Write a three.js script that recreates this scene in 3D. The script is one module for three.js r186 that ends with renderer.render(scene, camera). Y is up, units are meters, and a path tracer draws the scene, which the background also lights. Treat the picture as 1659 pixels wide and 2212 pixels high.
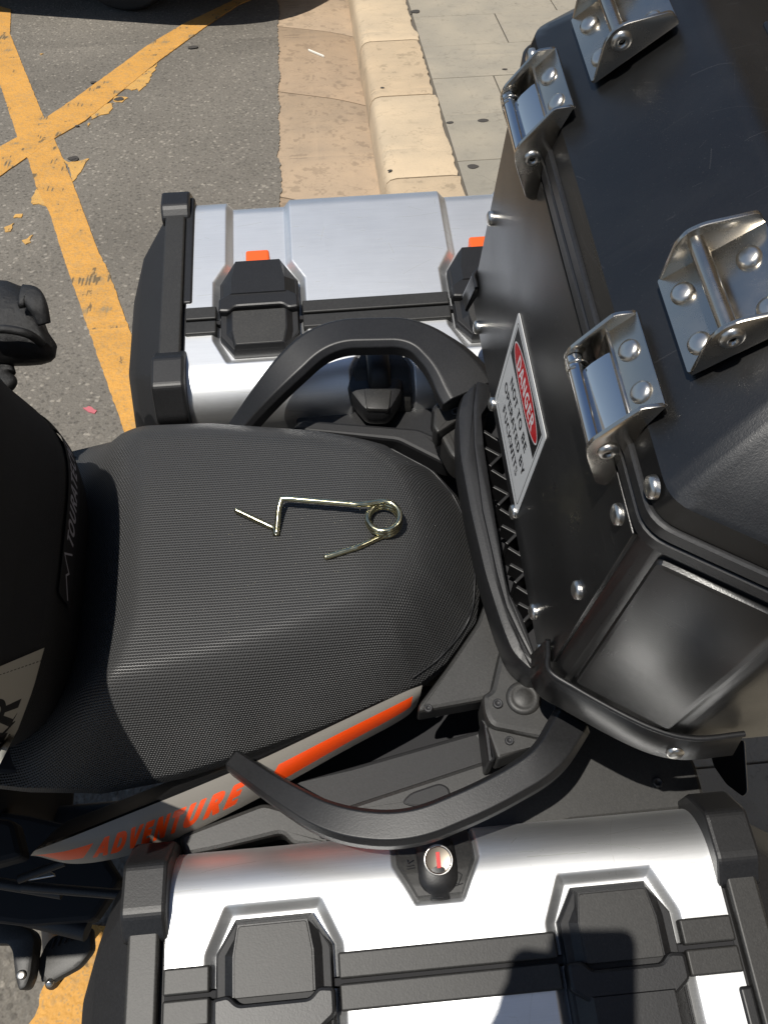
import * as THREE from 'three';
import { mergeGeometries, mergeVertices, toCreasedNormals } from 'three/addons/utils/BufferGeometryUtils.js';
import { MarchingCubes } from 'three/addons/objects/MarchingCubes.js';
import { RoundedBoxGeometry } from 'three/addons/geometries/RoundedBoxGeometry.js';

// ------------------------------------------------------------------ camera, sky, sun, exposure
const D2R = Math.PI / 180;
const LEAN = 12.7 * D2R;                       // the motorcycle leans on its side stand, towards the photographer
const PITCH = 60 * D2R, YAW = 5 * D2R, FOC = 1900, CX = 829.5, CY = 1106;
const V = (x, y, z) => new THREE.Vector3(x, y, z);
// camera axes and position in the motorcycle's own frame (x to its tail, y up, z to its left side)
const camR = V(Math.cos(YAW), 0, Math.sin(YAW));
const camU = V(Math.sin(YAW) * Math.sin(PITCH), Math.cos(PITCH), -Math.cos(YAW) * Math.sin(PITCH));
const camF = V(Math.sin(YAW) * Math.cos(PITCH), -Math.sin(PITCH), -Math.cos(YAW) * Math.cos(PITCH));
const camC = V(0, 1.596, 0.393);
const LM = new THREE.Matrix4().makeRotationX(LEAN);
const toWorld = v => v.clone().applyMatrix4(LM);

const scene = new THREE.Scene();
const camera = new THREE.PerspectiveCamera(2 * Math.atan(CY / FOC) / D2R, 767 / 1024, 0.01, 200);
camera.position.copy(toWorld(camC));
camera.quaternion.setFromRotationMatrix(new THREE.Matrix4().makeBasis(toWorld(camR), toWorld(camU), toWorld(camF).negate()));
camera.updateMatrixWorld();

const sunDir = V(-0.239, 0.937, 0.256).normalize();
{
  const W = 256, H = 128, data = new Float32Array(W * H * 4);
  for (let j = 0; j < H; j++) for (let i = 0; i < W; i++) {
    const el = ((j + 0.5) / H - 0.5) * Math.PI, az = ((i + 0.5) / W - 0.5) * 2 * Math.PI;
    const dx = Math.cos(el) * Math.cos(az), dy = Math.sin(el), dz = Math.cos(el) * Math.sin(az);
    const c = Math.max(0, dx * sunDir.x + dy * sunDir.y + dz * sunDir.z);
    const t = Math.pow(Math.max(0, dy), 0.7);
    const au = 0.22 * Math.pow(c, 14) + 0.04 * Math.pow(c, 3);
    const k = (j * W + i) * 4;
    data[k] = (0.40 * (1 - t) + 0.04 * t) + au * 0.8;
    data[k + 1] = (0.52 * (1 - t) + 0.10 * t) + au * 0.8;
    data[k + 2] = (0.66 * (1 - t) + 0.25 * t) + au * 0.75;
    data[k + 3] = 1;
  }
  const sky = new THREE.DataTexture(data, W, H, THREE.RGBAFormat, THREE.FloatType);
  sky.mapping = THREE.EquirectangularReflectionMapping;
  sky.magFilter = THREE.LinearFilter; sky.minFilter = THREE.LinearFilter; sky.needsUpdate = true;
  scene.background = sky; scene.environment = sky;
  scene.backgroundIntensity = 1; scene.environmentIntensity = 1;
}
const sun = new THREE.DirectionalLight(new THREE.Color(1, 0.955, 0.88), 5.0);
sun.target.position.set(0, 0, -1); sun.position.copy(sunDir).multiplyScalar(12).add(sun.target.position);
sun.castShadow = true; sun.shadow.mapSize.set(4096, 4096);
Object.assign(sun.shadow.camera, { left: -6, right: 6, top: 6, bottom: -6, near: 1, far: 30 });
scene.add(sun, sun.target);

const renderer = new THREE.WebGLRenderer({ antialias: true });
renderer.setSize(767, 1024);
renderer.toneMapping = THREE.LinearToneMapping;
renderer.toneMappingExposure = 0.94;
renderer.shadowMap.enabled = true;

// ------------------------------------------------------------------ helpers
let seed = 12345;
const rnd = () => { seed = (seed * 1664525 + 1013904223) >>> 0; return seed / 4294967296; };
const hash = (x, y) => { let h = (x * 374761393 + y * 668265263) | 0; h = Math.imul(h ^ (h >>> 13), 1274126177); return ((h ^ (h >>> 16)) >>> 0) / 4294967296; };
const sm = t => t * t * (3 - 2 * t), clamp = (x, a = 0, b = 1) => Math.min(b, Math.max(a, x));
const lerp = (a, b, t) => a + (b - a) * t;
const sstep = (a, b, x) => sm(clamp((x - a) / (b - a)));
function vnoise(x, y, per = 1e9) {
  const xi = Math.floor(x), yi = Math.floor(y), fx = sm(x - xi), fy = sm(y - yi), m = v => ((v % per) + per) % per;
  return lerp(lerp(hash(m(xi), m(yi)), hash(m(xi + 1), m(yi)), fx), lerp(hash(m(xi), m(yi + 1)), hash(m(xi + 1), m(yi + 1)), fx), fy);
}
function fbm(x, y, per, o = 4) { let s = 0, a = 0.5, f = 1; for (let i = 0; i < o; i++) { s += a * vnoise(x * f, y * f, per * f); a *= 0.5; f *= 2; } return s; }
const interp = (xs, ys, x) => {
  if (x <= xs[0]) return ys[0];
  for (let i = 1; i < xs.length; i++) if (x <= xs[i]) return lerp(ys[i - 1], ys[i], (x - xs[i - 1]) / (xs[i] - xs[i - 1]));
  return ys[ys.length - 1];
};
// a pixel of the photograph (1659 x 2212) as a direction, met with a plane of the motorcycle or with the ground
const ray = (px, py) => camR.clone().multiplyScalar(px - CX).addScaledVector(camU, CY - py).addScaledVector(camF, FOC);
const onPlane = (px, py, p, n) => { const d = ray(px, py); return camC.clone().addScaledVector(d, p.clone().sub(camC).dot(n) / d.dot(n)); };
const bY = (px, py, h) => onPlane(px, py, V(0, h, 0), V(0, 1, 0));
const gnd = (px, py, h = 0) => { const d = toWorld(ray(px, py)), c = toWorld(camC); return c.addScaledVector(d, (h - c.y) / d.y); };

function polySDF(x, y, P) {                       // negative inside
  let d = 1e9, s = 1;
  for (let i = 0, j = P.length - 1; i < P.length; j = i++) {
    const ex = P[j][0] - P[i][0], ey = P[j][1] - P[i][1], wx = x - P[i][0], wy = y - P[i][1];
    const t = clamp((wx * ex + wy * ey) / (ex * ex + ey * ey));
    const bx = wx - ex * t, by = wy - ey * t; d = Math.min(d, bx * bx + by * by);
    const c1 = y >= P[i][1], c2 = y < P[j][1], c3 = ex * wy > ey * wx;
    if ((c1 && c2 && c3) || (!c1 && !c2 && !c3)) s = -s;
  }
  return s * Math.sqrt(d);
}
function roundPoly(P, r, n = 4) {
  if (!r) return P;
  const out = [], N = P.length;
  for (let i = 0; i < N; i++) {
    const a = P[(i + N - 1) % N], b = P[i], c = P[(i + 1) % N];
    const la = Math.hypot(a[0] - b[0], a[1] - b[1]), lc = Math.hypot(c[0] - b[0], c[1] - b[1]), q = Math.min(r, la * 0.45, lc * 0.45);
    const s = [b[0] + (a[0] - b[0]) / la * q, b[1] + (a[1] - b[1]) / la * q], e = [b[0] + (c[0] - b[0]) / lc * q, b[1] + (c[1] - b[1]) / lc * q];
    for (let k = 0; k <= n; k++) { const t = k / n, u = 1 - t; out.push([u * u * s[0] + 2 * u * t * b[0] + t * t * e[0], u * u * s[1] + 2 * u * t * b[1] + t * t * e[1]]); }
  }
  return out;
}
// flat prism: 2D outline in the plane (O; U, W) with normal N = U x W; its top face lies in the plane
function slab(P, O, U, W, thick, bev = 0, r = 0, holes = []) {
  if (r && r < bev * 1.25) r = bev * 1.25;
  P = roundPoly(P, r);
  const sh = new THREE.Shape(P.map(p => new THREE.Vector2(p[0], p[1])));
  for (const h of holes) sh.holes.push(new THREE.Path(h.map(p => new THREE.Vector2(p[0], p[1]))));
  const depth = Math.max(thick - 2 * bev, 0.0003);
  const g = new THREE.ExtrudeGeometry(sh, { depth, bevelEnabled: bev > 0, bevelThickness: bev, bevelSize: bev, bevelOffset: -bev, bevelSegments: 2, curveSegments: 6 });
  g.translate(0, 0, -(depth + bev));
  const u = U.clone().normalize(), n = U.clone().cross(W).normalize(), w = n.clone().cross(u);
  g.applyMatrix4(new THREE.Matrix4().makeBasis(u, w, n).setPosition(O));
  return g;
}
// a prism from 3D points lying (about) in one plane, top face on the points; n points to the outside
function plate(pts, n, thick, bev = 0, r = 0) {
  const O = pts[0].clone(), u = pts[1].clone().sub(O).addScaledVector(n, -pts[1].clone().sub(O).dot(n)).normalize(), w = n.clone().cross(u).normalize();
  return slab(pts.map(p => { const d = p.clone().sub(O); return [d.dot(u), d.dot(w)]; }), O, u, w, thick, bev, r);
}
const UP = V(0, 1, 0);
const pxPlate = (px, y, thick, bev = 0.003, r = 0.004) => plate(px.map(p => bY(p[0], p[1], y)), UP, thick, bev, r);
function loft(rings, closed = true, capA = true, capB = true) {
  const n = rings[0].length, pos = [], idx = [];
  for (const r of rings) for (const p of r) pos.push(p.x, p.y, p.z);
  for (let i = 0; i < rings.length - 1; i++) for (let j = 0; j < (closed ? n : n - 1); j++) {
    const a = i * n + j, b = i * n + (j + 1) % n; idx.push(a, b, a + n, b, b + n, a + n);
  }
  const cap = (i, flip) => {
    const c = V(0, 0, 0); rings[i].forEach(p => c.add(p)); c.multiplyScalar(1 / n); const k = pos.length / 3; pos.push(c.x, c.y, c.z);
    for (let j = 0; j < n; j++) { const a = i * n + j, b = i * n + (j + 1) % n; flip ? idx.push(k, b, a) : idx.push(k, a, b); }
  };
  if (capA) cap(0, true); if (capB) cap(rings.length - 1, false);
  const g = new THREE.BufferGeometry(); g.setAttribute('position', new THREE.Float32BufferAttribute(pos, 3)); g.setIndex(idx); g.computeVertexNormals();
  return g;
}
// thick bar along a path; section is a superellipse of half sizes a (sideways) and b (up)
function sweep(pts, size, { up = UP, n = 20, seg = 60, pow = 3, tension = 0.5 } = {}) {
  const c = new THREE.CatmullRomCurve3(pts, false, 'centripetal', tension), rings = [];
  for (let i = 0; i <= seg; i++) {
    const t = i / seg, p = c.getPoint(t), T = c.getTangent(t), S = T.clone().cross(up).normalize(), U = S.clone().cross(T).normalize();
    const [a, b] = typeof size === 'function' ? size(t) : size, ring = [];
    for (let k = 0; k < n; k++) {
      const th = k / n * 2 * Math.PI, co = Math.cos(th), si = Math.sin(th);
      ring.push(p.clone().addScaledVector(S, a * Math.sign(co) * Math.pow(Math.abs(co), 2 / pow)).addScaledVector(U, b * Math.sign(si) * Math.pow(Math.abs(si), 2 / pow)));
    }
    rings.push(ring);
  }
  return loft(rings);
}
// polyline with rounded corners
function roundPath(P, r) {
  const cp = new THREE.CurvePath(); let from = P[0];
  for (let i = 1; i < P.length - 1; i++) {
    const a = P[i - 1], b = P[i], c = P[i + 1], q = Math.min(r, a.distanceTo(b) * 0.48, b.distanceTo(c) * 0.48), s = b.clone().add(a.clone().sub(b).setLength(q)), e = b.clone().add(c.clone().sub(b).setLength(q));
    cp.add(new THREE.LineCurve3(from, s)); cp.add(new THREE.QuadraticBezierCurve3(s, b.clone(), e)); from = e;
  }
  cp.add(new THREE.LineCurve3(from, P[P.length - 1])); return cp;
}
// bar with a flat-faced section given as outline points (side, up), edges kept crisp
function sweepFlat(pts, section, size, { up = UP, seg = 150, rad = 0.035 } = {}) {
  const c = roundPath(pts, rad), rings = [], sec = roundPoly(section, 0.1, 4);
  for (let i = 0; i <= seg; i++) {
    const t = i / seg, p = c.getPoint(t), T = c.getTangent(t), S = T.clone().cross(up).normalize(), U = S.clone().cross(T).normalize(), [a, b] = size(t);
    rings.push(sec.map(q => p.clone().addScaledVector(S, a * q[0]).addScaledVector(U, b * q[1])));
  }
  return boxUV(loft(rings));
}
const tube = (pts, r, seg = 40, rad = 10, closed = false) => new THREE.TubeGeometry(new THREE.CatmullRomCurve3(pts, closed, 'centripetal'), seg, r, rad, closed);
const bar = (a, b, r, rad = 14) => { const g = new THREE.CylinderGeometry(r, r, a.distanceTo(b), rad); g.applyQuaternion(new THREE.Quaternion().setFromUnitVectors(UP, b.clone().sub(a).normalize())); const m = a.clone().add(b).multiplyScalar(0.5); return g.translate(m.x, m.y, m.z); };
const box = (x0, x1, y0, y1, z0, z1, r = 0.002) => new RoundedBoxGeometry(x1 - x0, y1 - y0, z1 - z0, 2, Math.min(r, (x1 - x0) / 2.1, (y1 - y0) / 2.1, (z1 - z0) / 2.1)).translate((x0 + x1) / 2, (y0 + y1) / 2, (z0 + z1) / 2);
function lathe(prof, at, axis, n = 20) {
  const g = new THREE.LatheGeometry(prof.map(p => new THREE.Vector2(p[0], p[1])), n);
  return g.applyQuaternion(new THREE.Quaternion().setFromUnitVectors(UP, axis.clone().normalize())).translate(at.x, at.y, at.z);
}
const merge = gs => mergeGeometries(gs.map(g => { const h = g.index ? g.toNonIndexed() : g.clone(); for (const k of Object.keys(h.attributes)) if (!['position', 'normal', 'uv'].includes(k)) h.deleteAttribute(k); if (!h.attributes.uv) h.setAttribute('uv', new THREE.Float32BufferAttribute(new Float32Array(h.attributes.position.count * 2), 2)); return h; }));
// texture coordinates in metres from the way each face points
function boxUV(g0) {
  const g = g0.index ? g0.toNonIndexed() : g0;
  const p = g.attributes.position, uv = new Float32Array(p.count * 2), a = V(0, 0, 0), b = V(0, 0, 0), c = V(0, 0, 0);
  for (let i = 0; i < p.count; i += 3) {
    a.fromBufferAttribute(p, i); b.fromBufferAttribute(p, i + 1); c.fromBufferAttribute(p, i + 2);
    const n = b.clone().sub(a).cross(c.clone().sub(a)), x = Math.abs(n.x), y = Math.abs(n.y), z = Math.abs(n.z);
    [a, b, c].forEach((q, k) => { const [u, v] = y >= x && y >= z ? [q.x, q.z] : x >= z ? [q.z, q.y] : [q.x, q.y]; uv[(i + k) * 2] = u; uv[(i + k) * 2 + 1] = v; });
  }
  g.setAttribute('uv', new THREE.BufferAttribute(uv, 2)); return g;
}
const crease = (g, a = 40) => toCreasedNormals(g, a * D2R);

const taken = {};
const numbered = n => { const k = taken[n] = (taken[n] || 0) + 1; return k === 1 ? n : `${n}_${String(k - 1).padStart(3, '0')}`; };
function thing(name, label, category, base, { lean = true, group, kind } = {}) {
  const g = new THREE.Group(); g.name = numbered(name); g.position.copy(lean ? toWorld(base) : base); if (lean) g.rotation.x = LEAN;
  g.userData = { label, category }; if (group) g.userData.group = group; if (kind) { g.userData.kind = kind; }
  g.userData.base = undefined; delete g.userData.base; scene.add(g);
  const fit = geo => { geo = boxUVNeeded(geo); geo.translate(-base.x, -base.y, -base.z); return geo; };
  const add = (n, geo, mat, parent = g, label2) => {
    const m = new THREE.Mesh(fit(geo), mat); m.name = n; m.castShadow = m.receiveShadow = true; if (label2) m.userData.label = label2; parent.add(m); return m;
  };
  // a copy of a shared small shape at a point, turned so that its y axis follows dir
  const put = (n, geo, mat, at, dir, parent = g) => {
    const m = new THREE.Mesh(geo, mat); m.name = n; m.position.copy(at).sub(base); m.quaternion.setFromUnitVectors(UP, dir.clone().normalize()); m.castShadow = m.receiveShadow = true; parent.add(m); return m;
  };
  return { g, add, put, base };
}
const keepUV = new WeakSet();
const boxUVNeeded = geo => keepUV.has(geo) ? geo : boxUV(geo);
const keep = g => (keepUV.add(g), g);
function structure(name, geo, mat, parent = scene) {
  const m = new THREE.Mesh(geo, mat); m.name = parent === scene ? numbered(name) : name; m.castShadow = m.receiveShadow = true;
  if (parent === scene) m.userData.kind = 'structure'; parent.add(m); return m;
}

// ------------------------------------------------------------------ textures and materials
function tex(w, h, fn, srgb = false) {
  const d = new Uint8Array(w * h * 4);
  for (let j = 0; j < h; j++) for (let i = 0; i < w; i++) { const c = fn(i, j), k = (j * w + i) * 4; if (typeof c === 'number') d[k] = d[k + 1] = d[k + 2] = clamp(c) * 255; else { d[k] = clamp(c[0]) * 255; d[k + 1] = clamp(c[1]) * 255; d[k + 2] = clamp(c[2]) * 255; } d[k + 3] = 255; }
  const t = new THREE.DataTexture(d, w, h); t.wrapS = t.wrapT = THREE.RepeatWrapping; t.magFilter = THREE.LinearFilter; t.minFilter = THREE.LinearMipmapLinearFilter; t.generateMipmaps = true; t.anisotropy = 8;
  if (srgb) t.colorSpace = THREE.SRGBColorSpace; t.needsUpdate = true; return t;
}
const rep = (t, metres) => { const c = t.clone(); c.repeat.set(1 / metres, 1 / metres); c.needsUpdate = true; return c; };
const s2 = c => Math.pow(clamp(c), 1 / 2.2);                        // linear to display value, for the colour maps
const lin3 = (r, g, b) => [s2(r), s2(g), s2(b)];
const grainT = tex(256, 256, (i, j) => 0.35 + 0.4 * vnoise(i / 3, j / 3, 256 / 3 | 0) + 0.35 * (hash(i, j) - 0.5));
const plasticBump = rep(grainT, 0.09);
const speckT = tex(256, 256, (i, j) => { const n = 0.82 + 0.18 * fbm(i / 32, j / 32, 8, 4) + 0.34 * (hash(i >> 1, j >> 1) - 0.5) + (hash((i >> 1) + 91, (j >> 1) + 7) > 0.98 ? 0.5 : 0); return lin3(n * 0.8, n * 0.8, n * 0.8); }, true);
const plasticMap = rep(speckT, 0.16);
const dirtT = tex(512, 512, (i, j) => { const n = fbm(i / 64, j / 64, 8, 5); return 0.35 + 0.5 * n + 0.1 * (hash(i, j) - 0.5); });
const plastic = (c, rough, bump = 0.00007) => new THREE.MeshStandardMaterial({ color: new THREE.Color(c[0], c[1], c[2]), map: plasticMap, roughness: rough, bumpMap: plasticBump, bumpScale: bump });
const M = {
  black: plastic([0.016, 0.016, 0.017], 0.45),
  blackMatt: plastic([0.016, 0.016, 0.0175], 0.62),
  grey: plastic([0.033, 0.032, 0.030], 0.5),
  pad: plastic([0.05, 0.048, 0.044], 0.5),
  dark: new THREE.MeshStandardMaterial({ color: new THREE.Color(0.012, 0.012, 0.014), roughness: 0.8 }),
  rubber: plastic([0.02, 0.02, 0.02], 0.75, 0.0005),
  coat: new THREE.MeshPhysicalMaterial({ color: new THREE.Color(0.0055, 0.0055, 0.0065), roughness: 0.34, clearcoat: 0.0, clearcoatRoughness: 0.26, bumpMap: rep(grainT, 0.05), bumpScale: 0.00006 }),
  steel: new THREE.MeshStandardMaterial({ color: new THREE.Color(0.5, 0.47, 0.42), metalness: 1, roughness: 0.42, roughnessMap: rep(dirtT, 0.12) }),
  polished: new THREE.MeshStandardMaterial({ color: new THREE.Color(0.66, 0.66, 0.66), metalness: 1, roughness: 0.1 }),
  rivet: new THREE.MeshStandardMaterial({ color: new THREE.Color(0.6, 0.58, 0.54), metalness: 1, roughness: 0.3 }),
  zinc: new THREE.MeshStandardMaterial({ color: new THREE.Color(0.58, 0.54, 0.35), metalness: 1, roughness: 0.33, roughnessMap: rep(dirtT, 0.03) }),
  orange: new THREE.MeshStandardMaterial({ color: new THREE.Color(0.82, 0.115, 0.018), roughness: 0.45 }),
  red: new THREE.MeshStandardMaterial({ color: new THREE.Color(0.6, 0.02, 0.02), roughness: 0.4 }),
  frame: plastic([0.03, 0.03, 0.032], 0.55),
};
// brushed anodised aluminium: faint streaks along the case
const scr = new Float32Array(1024 * 1024);
for (let k = 0; k < 170; k++) { let x = rnd() * 1024, y = rnd() * 1024; const a = rnd() < 0.6 ? (rnd() - 0.5) * 0.5 : rnd() * 6.28, n = 12 + rnd() * rnd() * 130, q = 0.3 + 0.7 * rnd(), c = (rnd() - 0.5) * 0.006; let t = a; for (let i = 0; i < n; i++) { x += Math.cos(t); y += Math.sin(t); t += c; scr[((y & 1023) << 10) + (x & 1023)] = q; } }
for (let k = 0; k < 900; k++) { const x = rnd() * 1024 | 0, y = rnd() * 1024 | 0, q = 0.3 + 0.7 * rnd(); scr[(y << 10) + x] = q; if (rnd() < 0.3) scr[(y << 10) + ((x + 1) & 1023)] = q; }
const brushT = tex(1024, 1024, (i, j) => { const s = vnoise(i / 70, j / 1.1, 1e6) * 0.5 + vnoise(i / 22, j / 0.9, 1e6) * 0.3; return 0.82 + 0.05 * (s - 0.4) + 0.03 * (hash(i, j) - 0.5) + 0.03 * (fbm(i / 128, j / 128, 8, 4) - 0.5) + 0.18 * scr[(j << 10) + i]; });
const aluT = tex(1024, 1024, (i, j) => { const s = vnoise(i / 50, j / 1.3, 1e6), q = scr[(j << 10) + i], k = 1 - 0.025 * s - 0.04 * fbm(i / 90 + 5, j / 90, 11, 4) - 0.16 * q; return [k, k, k * (1 - 0.03 * q)]; }, true);
M.alu = new THREE.MeshStandardMaterial({ color: new THREE.Color(0.90, 0.91, 0.915), map: rep(aluT, 0.45), metalness: 1, roughness: 0.6, roughnessMap: rep(brushT, 0.45) });
// dusty, lightly scratched powder coat
const dustT = tex(1024, 1024, (i, j) => { const q = scr[(((j + 311) & 1023) << 10) + ((i * 1 + 517) & 1023)], d = fbm(i / 100, j / 100, 10, 5), sp = hash(i, j) > 0.9975 ? 0.05 * hash(j, i) : 0; const v = 0.0028 + 0.002 * sstep(0.35, 0.75, d) + 0.03 * q * q + sp; return lin3(v * 1.02, v, v * 1.0); }, true);
M.coat.map = rep(dustT, 0.34); M.coat.color.setRGB(1, 1, 1); M.coat.roughness = 0.4; M.coat.ior = 1.66; M.coat.roughnessMap = rep(tex(512, 512, (i, j) => 0.78 + 0.3 * (fbm(i / 70, j / 70, 7, 5) - 0.45) + 0.06 * (hash(i, j) - 0.5)), 0.4);

// ------------------------------------------------------------------ ground
const GUT0 = -0.14, KERB0 = 0.205, KERB1 = 0.452, KH = 0.1;
{
  const N = 1536, SZ = 3.6, cell = 11 / (SZ / N * 1000);   // stones about 11 mm
  const nC = Math.round(N / cell), cs = N / nC;
  const worley = (i, j) => {
    const cx = Math.floor(i / cs), cy = Math.floor(j / cs); let b = 1e9, id = 0, b2 = 1e9;
    for (let a = -1; a <= 1; a++) for (let c = -1; c <= 1; c++) {
      const u = ((cx + a) % nC + nC) % nC, v = ((cy + c) % nC + nC) % nC, px = (cx + a + hash(u, v + 500)) * cs, py = (cy + c + hash(u + 700, v)) * cs, d = (px - i) ** 2 + (py - j) ** 2;
      if (d < b) { b2 = b; b = d; id = hash(u + 31, v + 57); } else if (d < b2) b2 = d;
    }
    return [Math.sqrt(b) / cs, id, (Math.sqrt(b2) - Math.sqrt(b)) / cs];
  };
  const hgt = new Float32Array(N * N);
  const col = tex(N, N, (i, j) => {
    const [d, id, e] = worley(i, j), big = fbm(i / 180, j / 180, N / 180 | 0 || 8, 4), fine = hash(i, j);
    let v = 0.17 * (0.72 + 0.45 * big) * (0.78 + 0.3 * fine);
    const stone = id > 0.45 && d < 0.33 + 0.2 * id ? 1 : 0;
    if (stone) v *= id > 0.965 ? 1.8 : id > 0.85 ? 1.3 : id < 0.6 ? 0.72 : 1.1;
    if (fine > 0.985) v *= 0.45;
    hgt[j * N + i] = clamp(0.45 + (stone ? 0.35 : 0) + 0.3 * (fine - 0.5) - (e < 0.08 ? 0.2 : 0));
    return lin3(v * 1.08, v * 0.98, v * 0.83);
  }, true);
  const bmp = tex(N, N, (i, j) => hgt[j * N + i]);
  M.asphalt = new THREE.MeshStandardMaterial({ map: rep(col, SZ), bumpMap: rep(bmp, SZ), bumpScale: 0.003, roughness: 0.92 });
  const asphaltBump = rep(bmp, SZ);
  const paintMap = tex(512, 512, (i, j) => {
    const w = fbm(i / 40, j / 40, 12, 5), s = vnoise(i / 4, j / 40, 128), h = hash(i, j);
    let k = 1 - 0.3 * (w - 0.5) - 0.14 * (h - 0.5), g = Math.max(sstep(0.6, 0.74, w * 0.75 + s * 0.25), (hash(i >> 1, j >> 1) > 0.93 - 0.12 * w ? 0.55 : 0), 0.35 * sstep(0.45, 0.65, fbm(i / 9, j / 9, 56, 3)));
    const dk = w > 0.62 && s > 0.72 ? 0.5 : 1;
    return lin3(lerp(0.58, 0.34, g) * k * dk, lerp(0.3, 0.235, g) * k * dk, lerp(0.062, 0.115, g) * k * dk);
  }, true);
  M.paint = new THREE.MeshStandardMaterial({ map: rep(paintMap, 0.7), bumpMap: asphaltBump, bumpScale: 0.002, roughness: 0.75 });
  M.oldPaint = new THREE.MeshStandardMaterial({ map: rep(paintMap, 0.31), color: new THREE.Color(1, 1.1, 1.3), bumpMap: asphaltBump, bumpScale: 0.0015, roughness: 0.75 });
  const stoneTex = (r, g, b, spots) => tex(512, 512, (i, j) => {
    const n = fbm(i / 60, j / 60, 8, 5), f = hash(i, j), st = fbm(i / 20 + 40, j / 20, 25, 4), vein = Math.abs(fbm(i / 45 + 9, j / 45 + 3, 11, 5) - 0.5);
    let k = 0.86 + 0.3 * (n - 0.4) + 0.07 * (f - 0.5); if (spots) k *= 1 - 0.22 * sstep(0.6, 0.7, st); k *= 1 - 0.1 * sstep(0.55, 0.75, fbm(i / 12, j / 12 + 7, 42, 3)) - (f > 0.99 ? 0.25 : 0); if (vein < 0.006) k *= 0.8;
    return lin3(r * k, g * k * (1 - 0.04 * (n - 0.5)), b * k * (1 - 0.1 * (n - 0.5)));
  }, true);
  const stoneB = tex(256, 256, (i, j) => fbm(i / 16, j / 16, 16, 4) * 0.6 + hash(i, j) * 0.3);
  const stone = (r, g, b, sz, sp) => new THREE.MeshStandardMaterial({ map: rep(stoneTex(r, g, b, sp), sz), bumpMap: rep(stoneB, 0.12), bumpScale: 0.0012, roughness: 0.88 });
  M.gutter = stone(0.43, 0.315, 0.21, 0.9, true);
  M.gutter2 = stone(0.46, 0.345, 0.235, 0.8, true);
  M.kerb = stone(0.64, 0.51, 0.35, 1.1, false);
  M.kerb2 = stone(0.6, 0.465, 0.31, 0.9, true);
  M.slabA = stone(0.36, 0.325, 0.26, 1.2, false);
  M.slabB = stone(0.385, 0.345, 0.275, 1.0, false);
  M.slabC = stone(0.34, 0.31, 0.25, 1.4, false);
  M.joint = new THREE.MeshStandardMaterial({ color: new THREE.Color(0.12, 0.105, 0.085), roughness: 1 });
}
const ground = structure('ground', boxUV(new THREE.PlaneGeometry(120, 120).rotateX(-Math.PI / 2).translate(0, -0.03, 0)), M.joint);
// the asphalt, a thin sheet whose edge runs ragged along the gutter stones
{
  const pts = []; pts.push([-60, 60], [-60, -60]);
  const edge = []; for (let z = -60; z < -8; z += 4) edge.push([GUT0, z]);
  for (let z = -8; z <= 3; z += 0.012) edge.push([GUT0 + 0.006 * (vnoise(z * 30, 3) - 0.5) + 0.012 * (vnoise(z * 7, 9) - 0.5) + 0.008 * (hash(Math.round(z * 80), 5) - 0.5), z]);
  for (let z = 4; z <= 60; z += 4) edge.push([GUT0, z]);
  const P = [...pts, ...edge].map(p => [p[0], -p[1]]);
  structure('road', boxUV(slab(P, V(0, 0, 0), V(1, 0, 0), V(0, 0, -1), 0.03)), M.asphalt);
}
const road = scene.children[scene.children.length - 1];
// yellow lines: outlines in photo pixels on the ground, edges roughened
function marking(name, px, mat, rough = 0.004, lift = 0.004) {
  const P = px.map(p => gnd(p[0], p[1], lift)), Q = [];
  for (let i = 0; i < P.length; i++) {
    const a = P[i], b = P[(i + 1) % P.length], n = Math.max(1, Math.ceil(a.distanceTo(b) / 0.008));
    const t = b.clone().sub(a).normalize(), s = V(-t.z, 0, t.x);
    for (let k = 0; k < n; k++) { const q = a.clone().lerp(b, k / n).addScaledVector(s, rough * 2 * (vnoise(a.x * 90 + k / 2.5, a.z * 70 + i * 13) - 0.5)); Q.push([q.x, -q.z]); }
  }
  return structure(name, boxUV(slab(Q, V(0, lift, 0), V(1, 0, 0), V(0, 0, -1), 0.0035)), mat, road);
}
const A_L = [[-30, 60], [0, 178], [40, 300], [62, 345], [80, 405], [108, 460], [146, 580], [264, 918], [330, 1110]];
const A_R = [[380, 1110], [294, 918], [290, 738], [233, 580], [215, 548], [160, 400], [118, 298], [92, 245], [22, 72], [25, 20], [-10, 10]];
marking('yellow_line', [...A_L, ...A_R], M.paint, 0.0016, 0.004);
marking('yellow_line', [[-60, 350], [0, 317], [45, 292], [102, 252], [165, 210], [320, 97], [395, 52], [500, 2], [560, -26], [590, -22], [515, 10], [452, 52], [345, 130], [185, 260], [120, 297], [58, 340], [0, 380], [-60, 420]], M.paint, 0.0016, 0.0044);
marking('yellow_line', [[60, 2230], [85, 2160], [118, 2080], [150, 2010], [205, 1995], [300, 2000], [300, 2230]], M.paint, 0.004, 0.004);
for (const p of [
  [[342, 136], [335, 150], [318, 180], [303, 197], [296, 190], [285, 195], [268, 190], [275, 175], [300, 165]],
  [[275, 210], [262, 222], [245, 218], [250, 208]], [[245, 222], [238, 245], [215, 250], [198, 258], [203, 240], [222, 226]], [[196, 266], [191, 274], [187, 268], [193, 264]],
  [[134, 340], [150, 350], [193, 342], [175, 370], [158, 392], [148, 360]], [[82, 402], [66, 428], [74, 440], [108, 445], [100, 415]],
  [[47, 462], [47, 468], [32, 470], [34, 463]], [[30, 481], [24, 498], [10, 500], [10, 490]], [[72, 507], [66, 522], [55, 528], [50, 520], [62, 512]], [[95, 115], [90, 119], [87, 116]]]) marking('old_yellow_paint', p, M.oldPaint, 0.006, 0.003);
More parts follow.
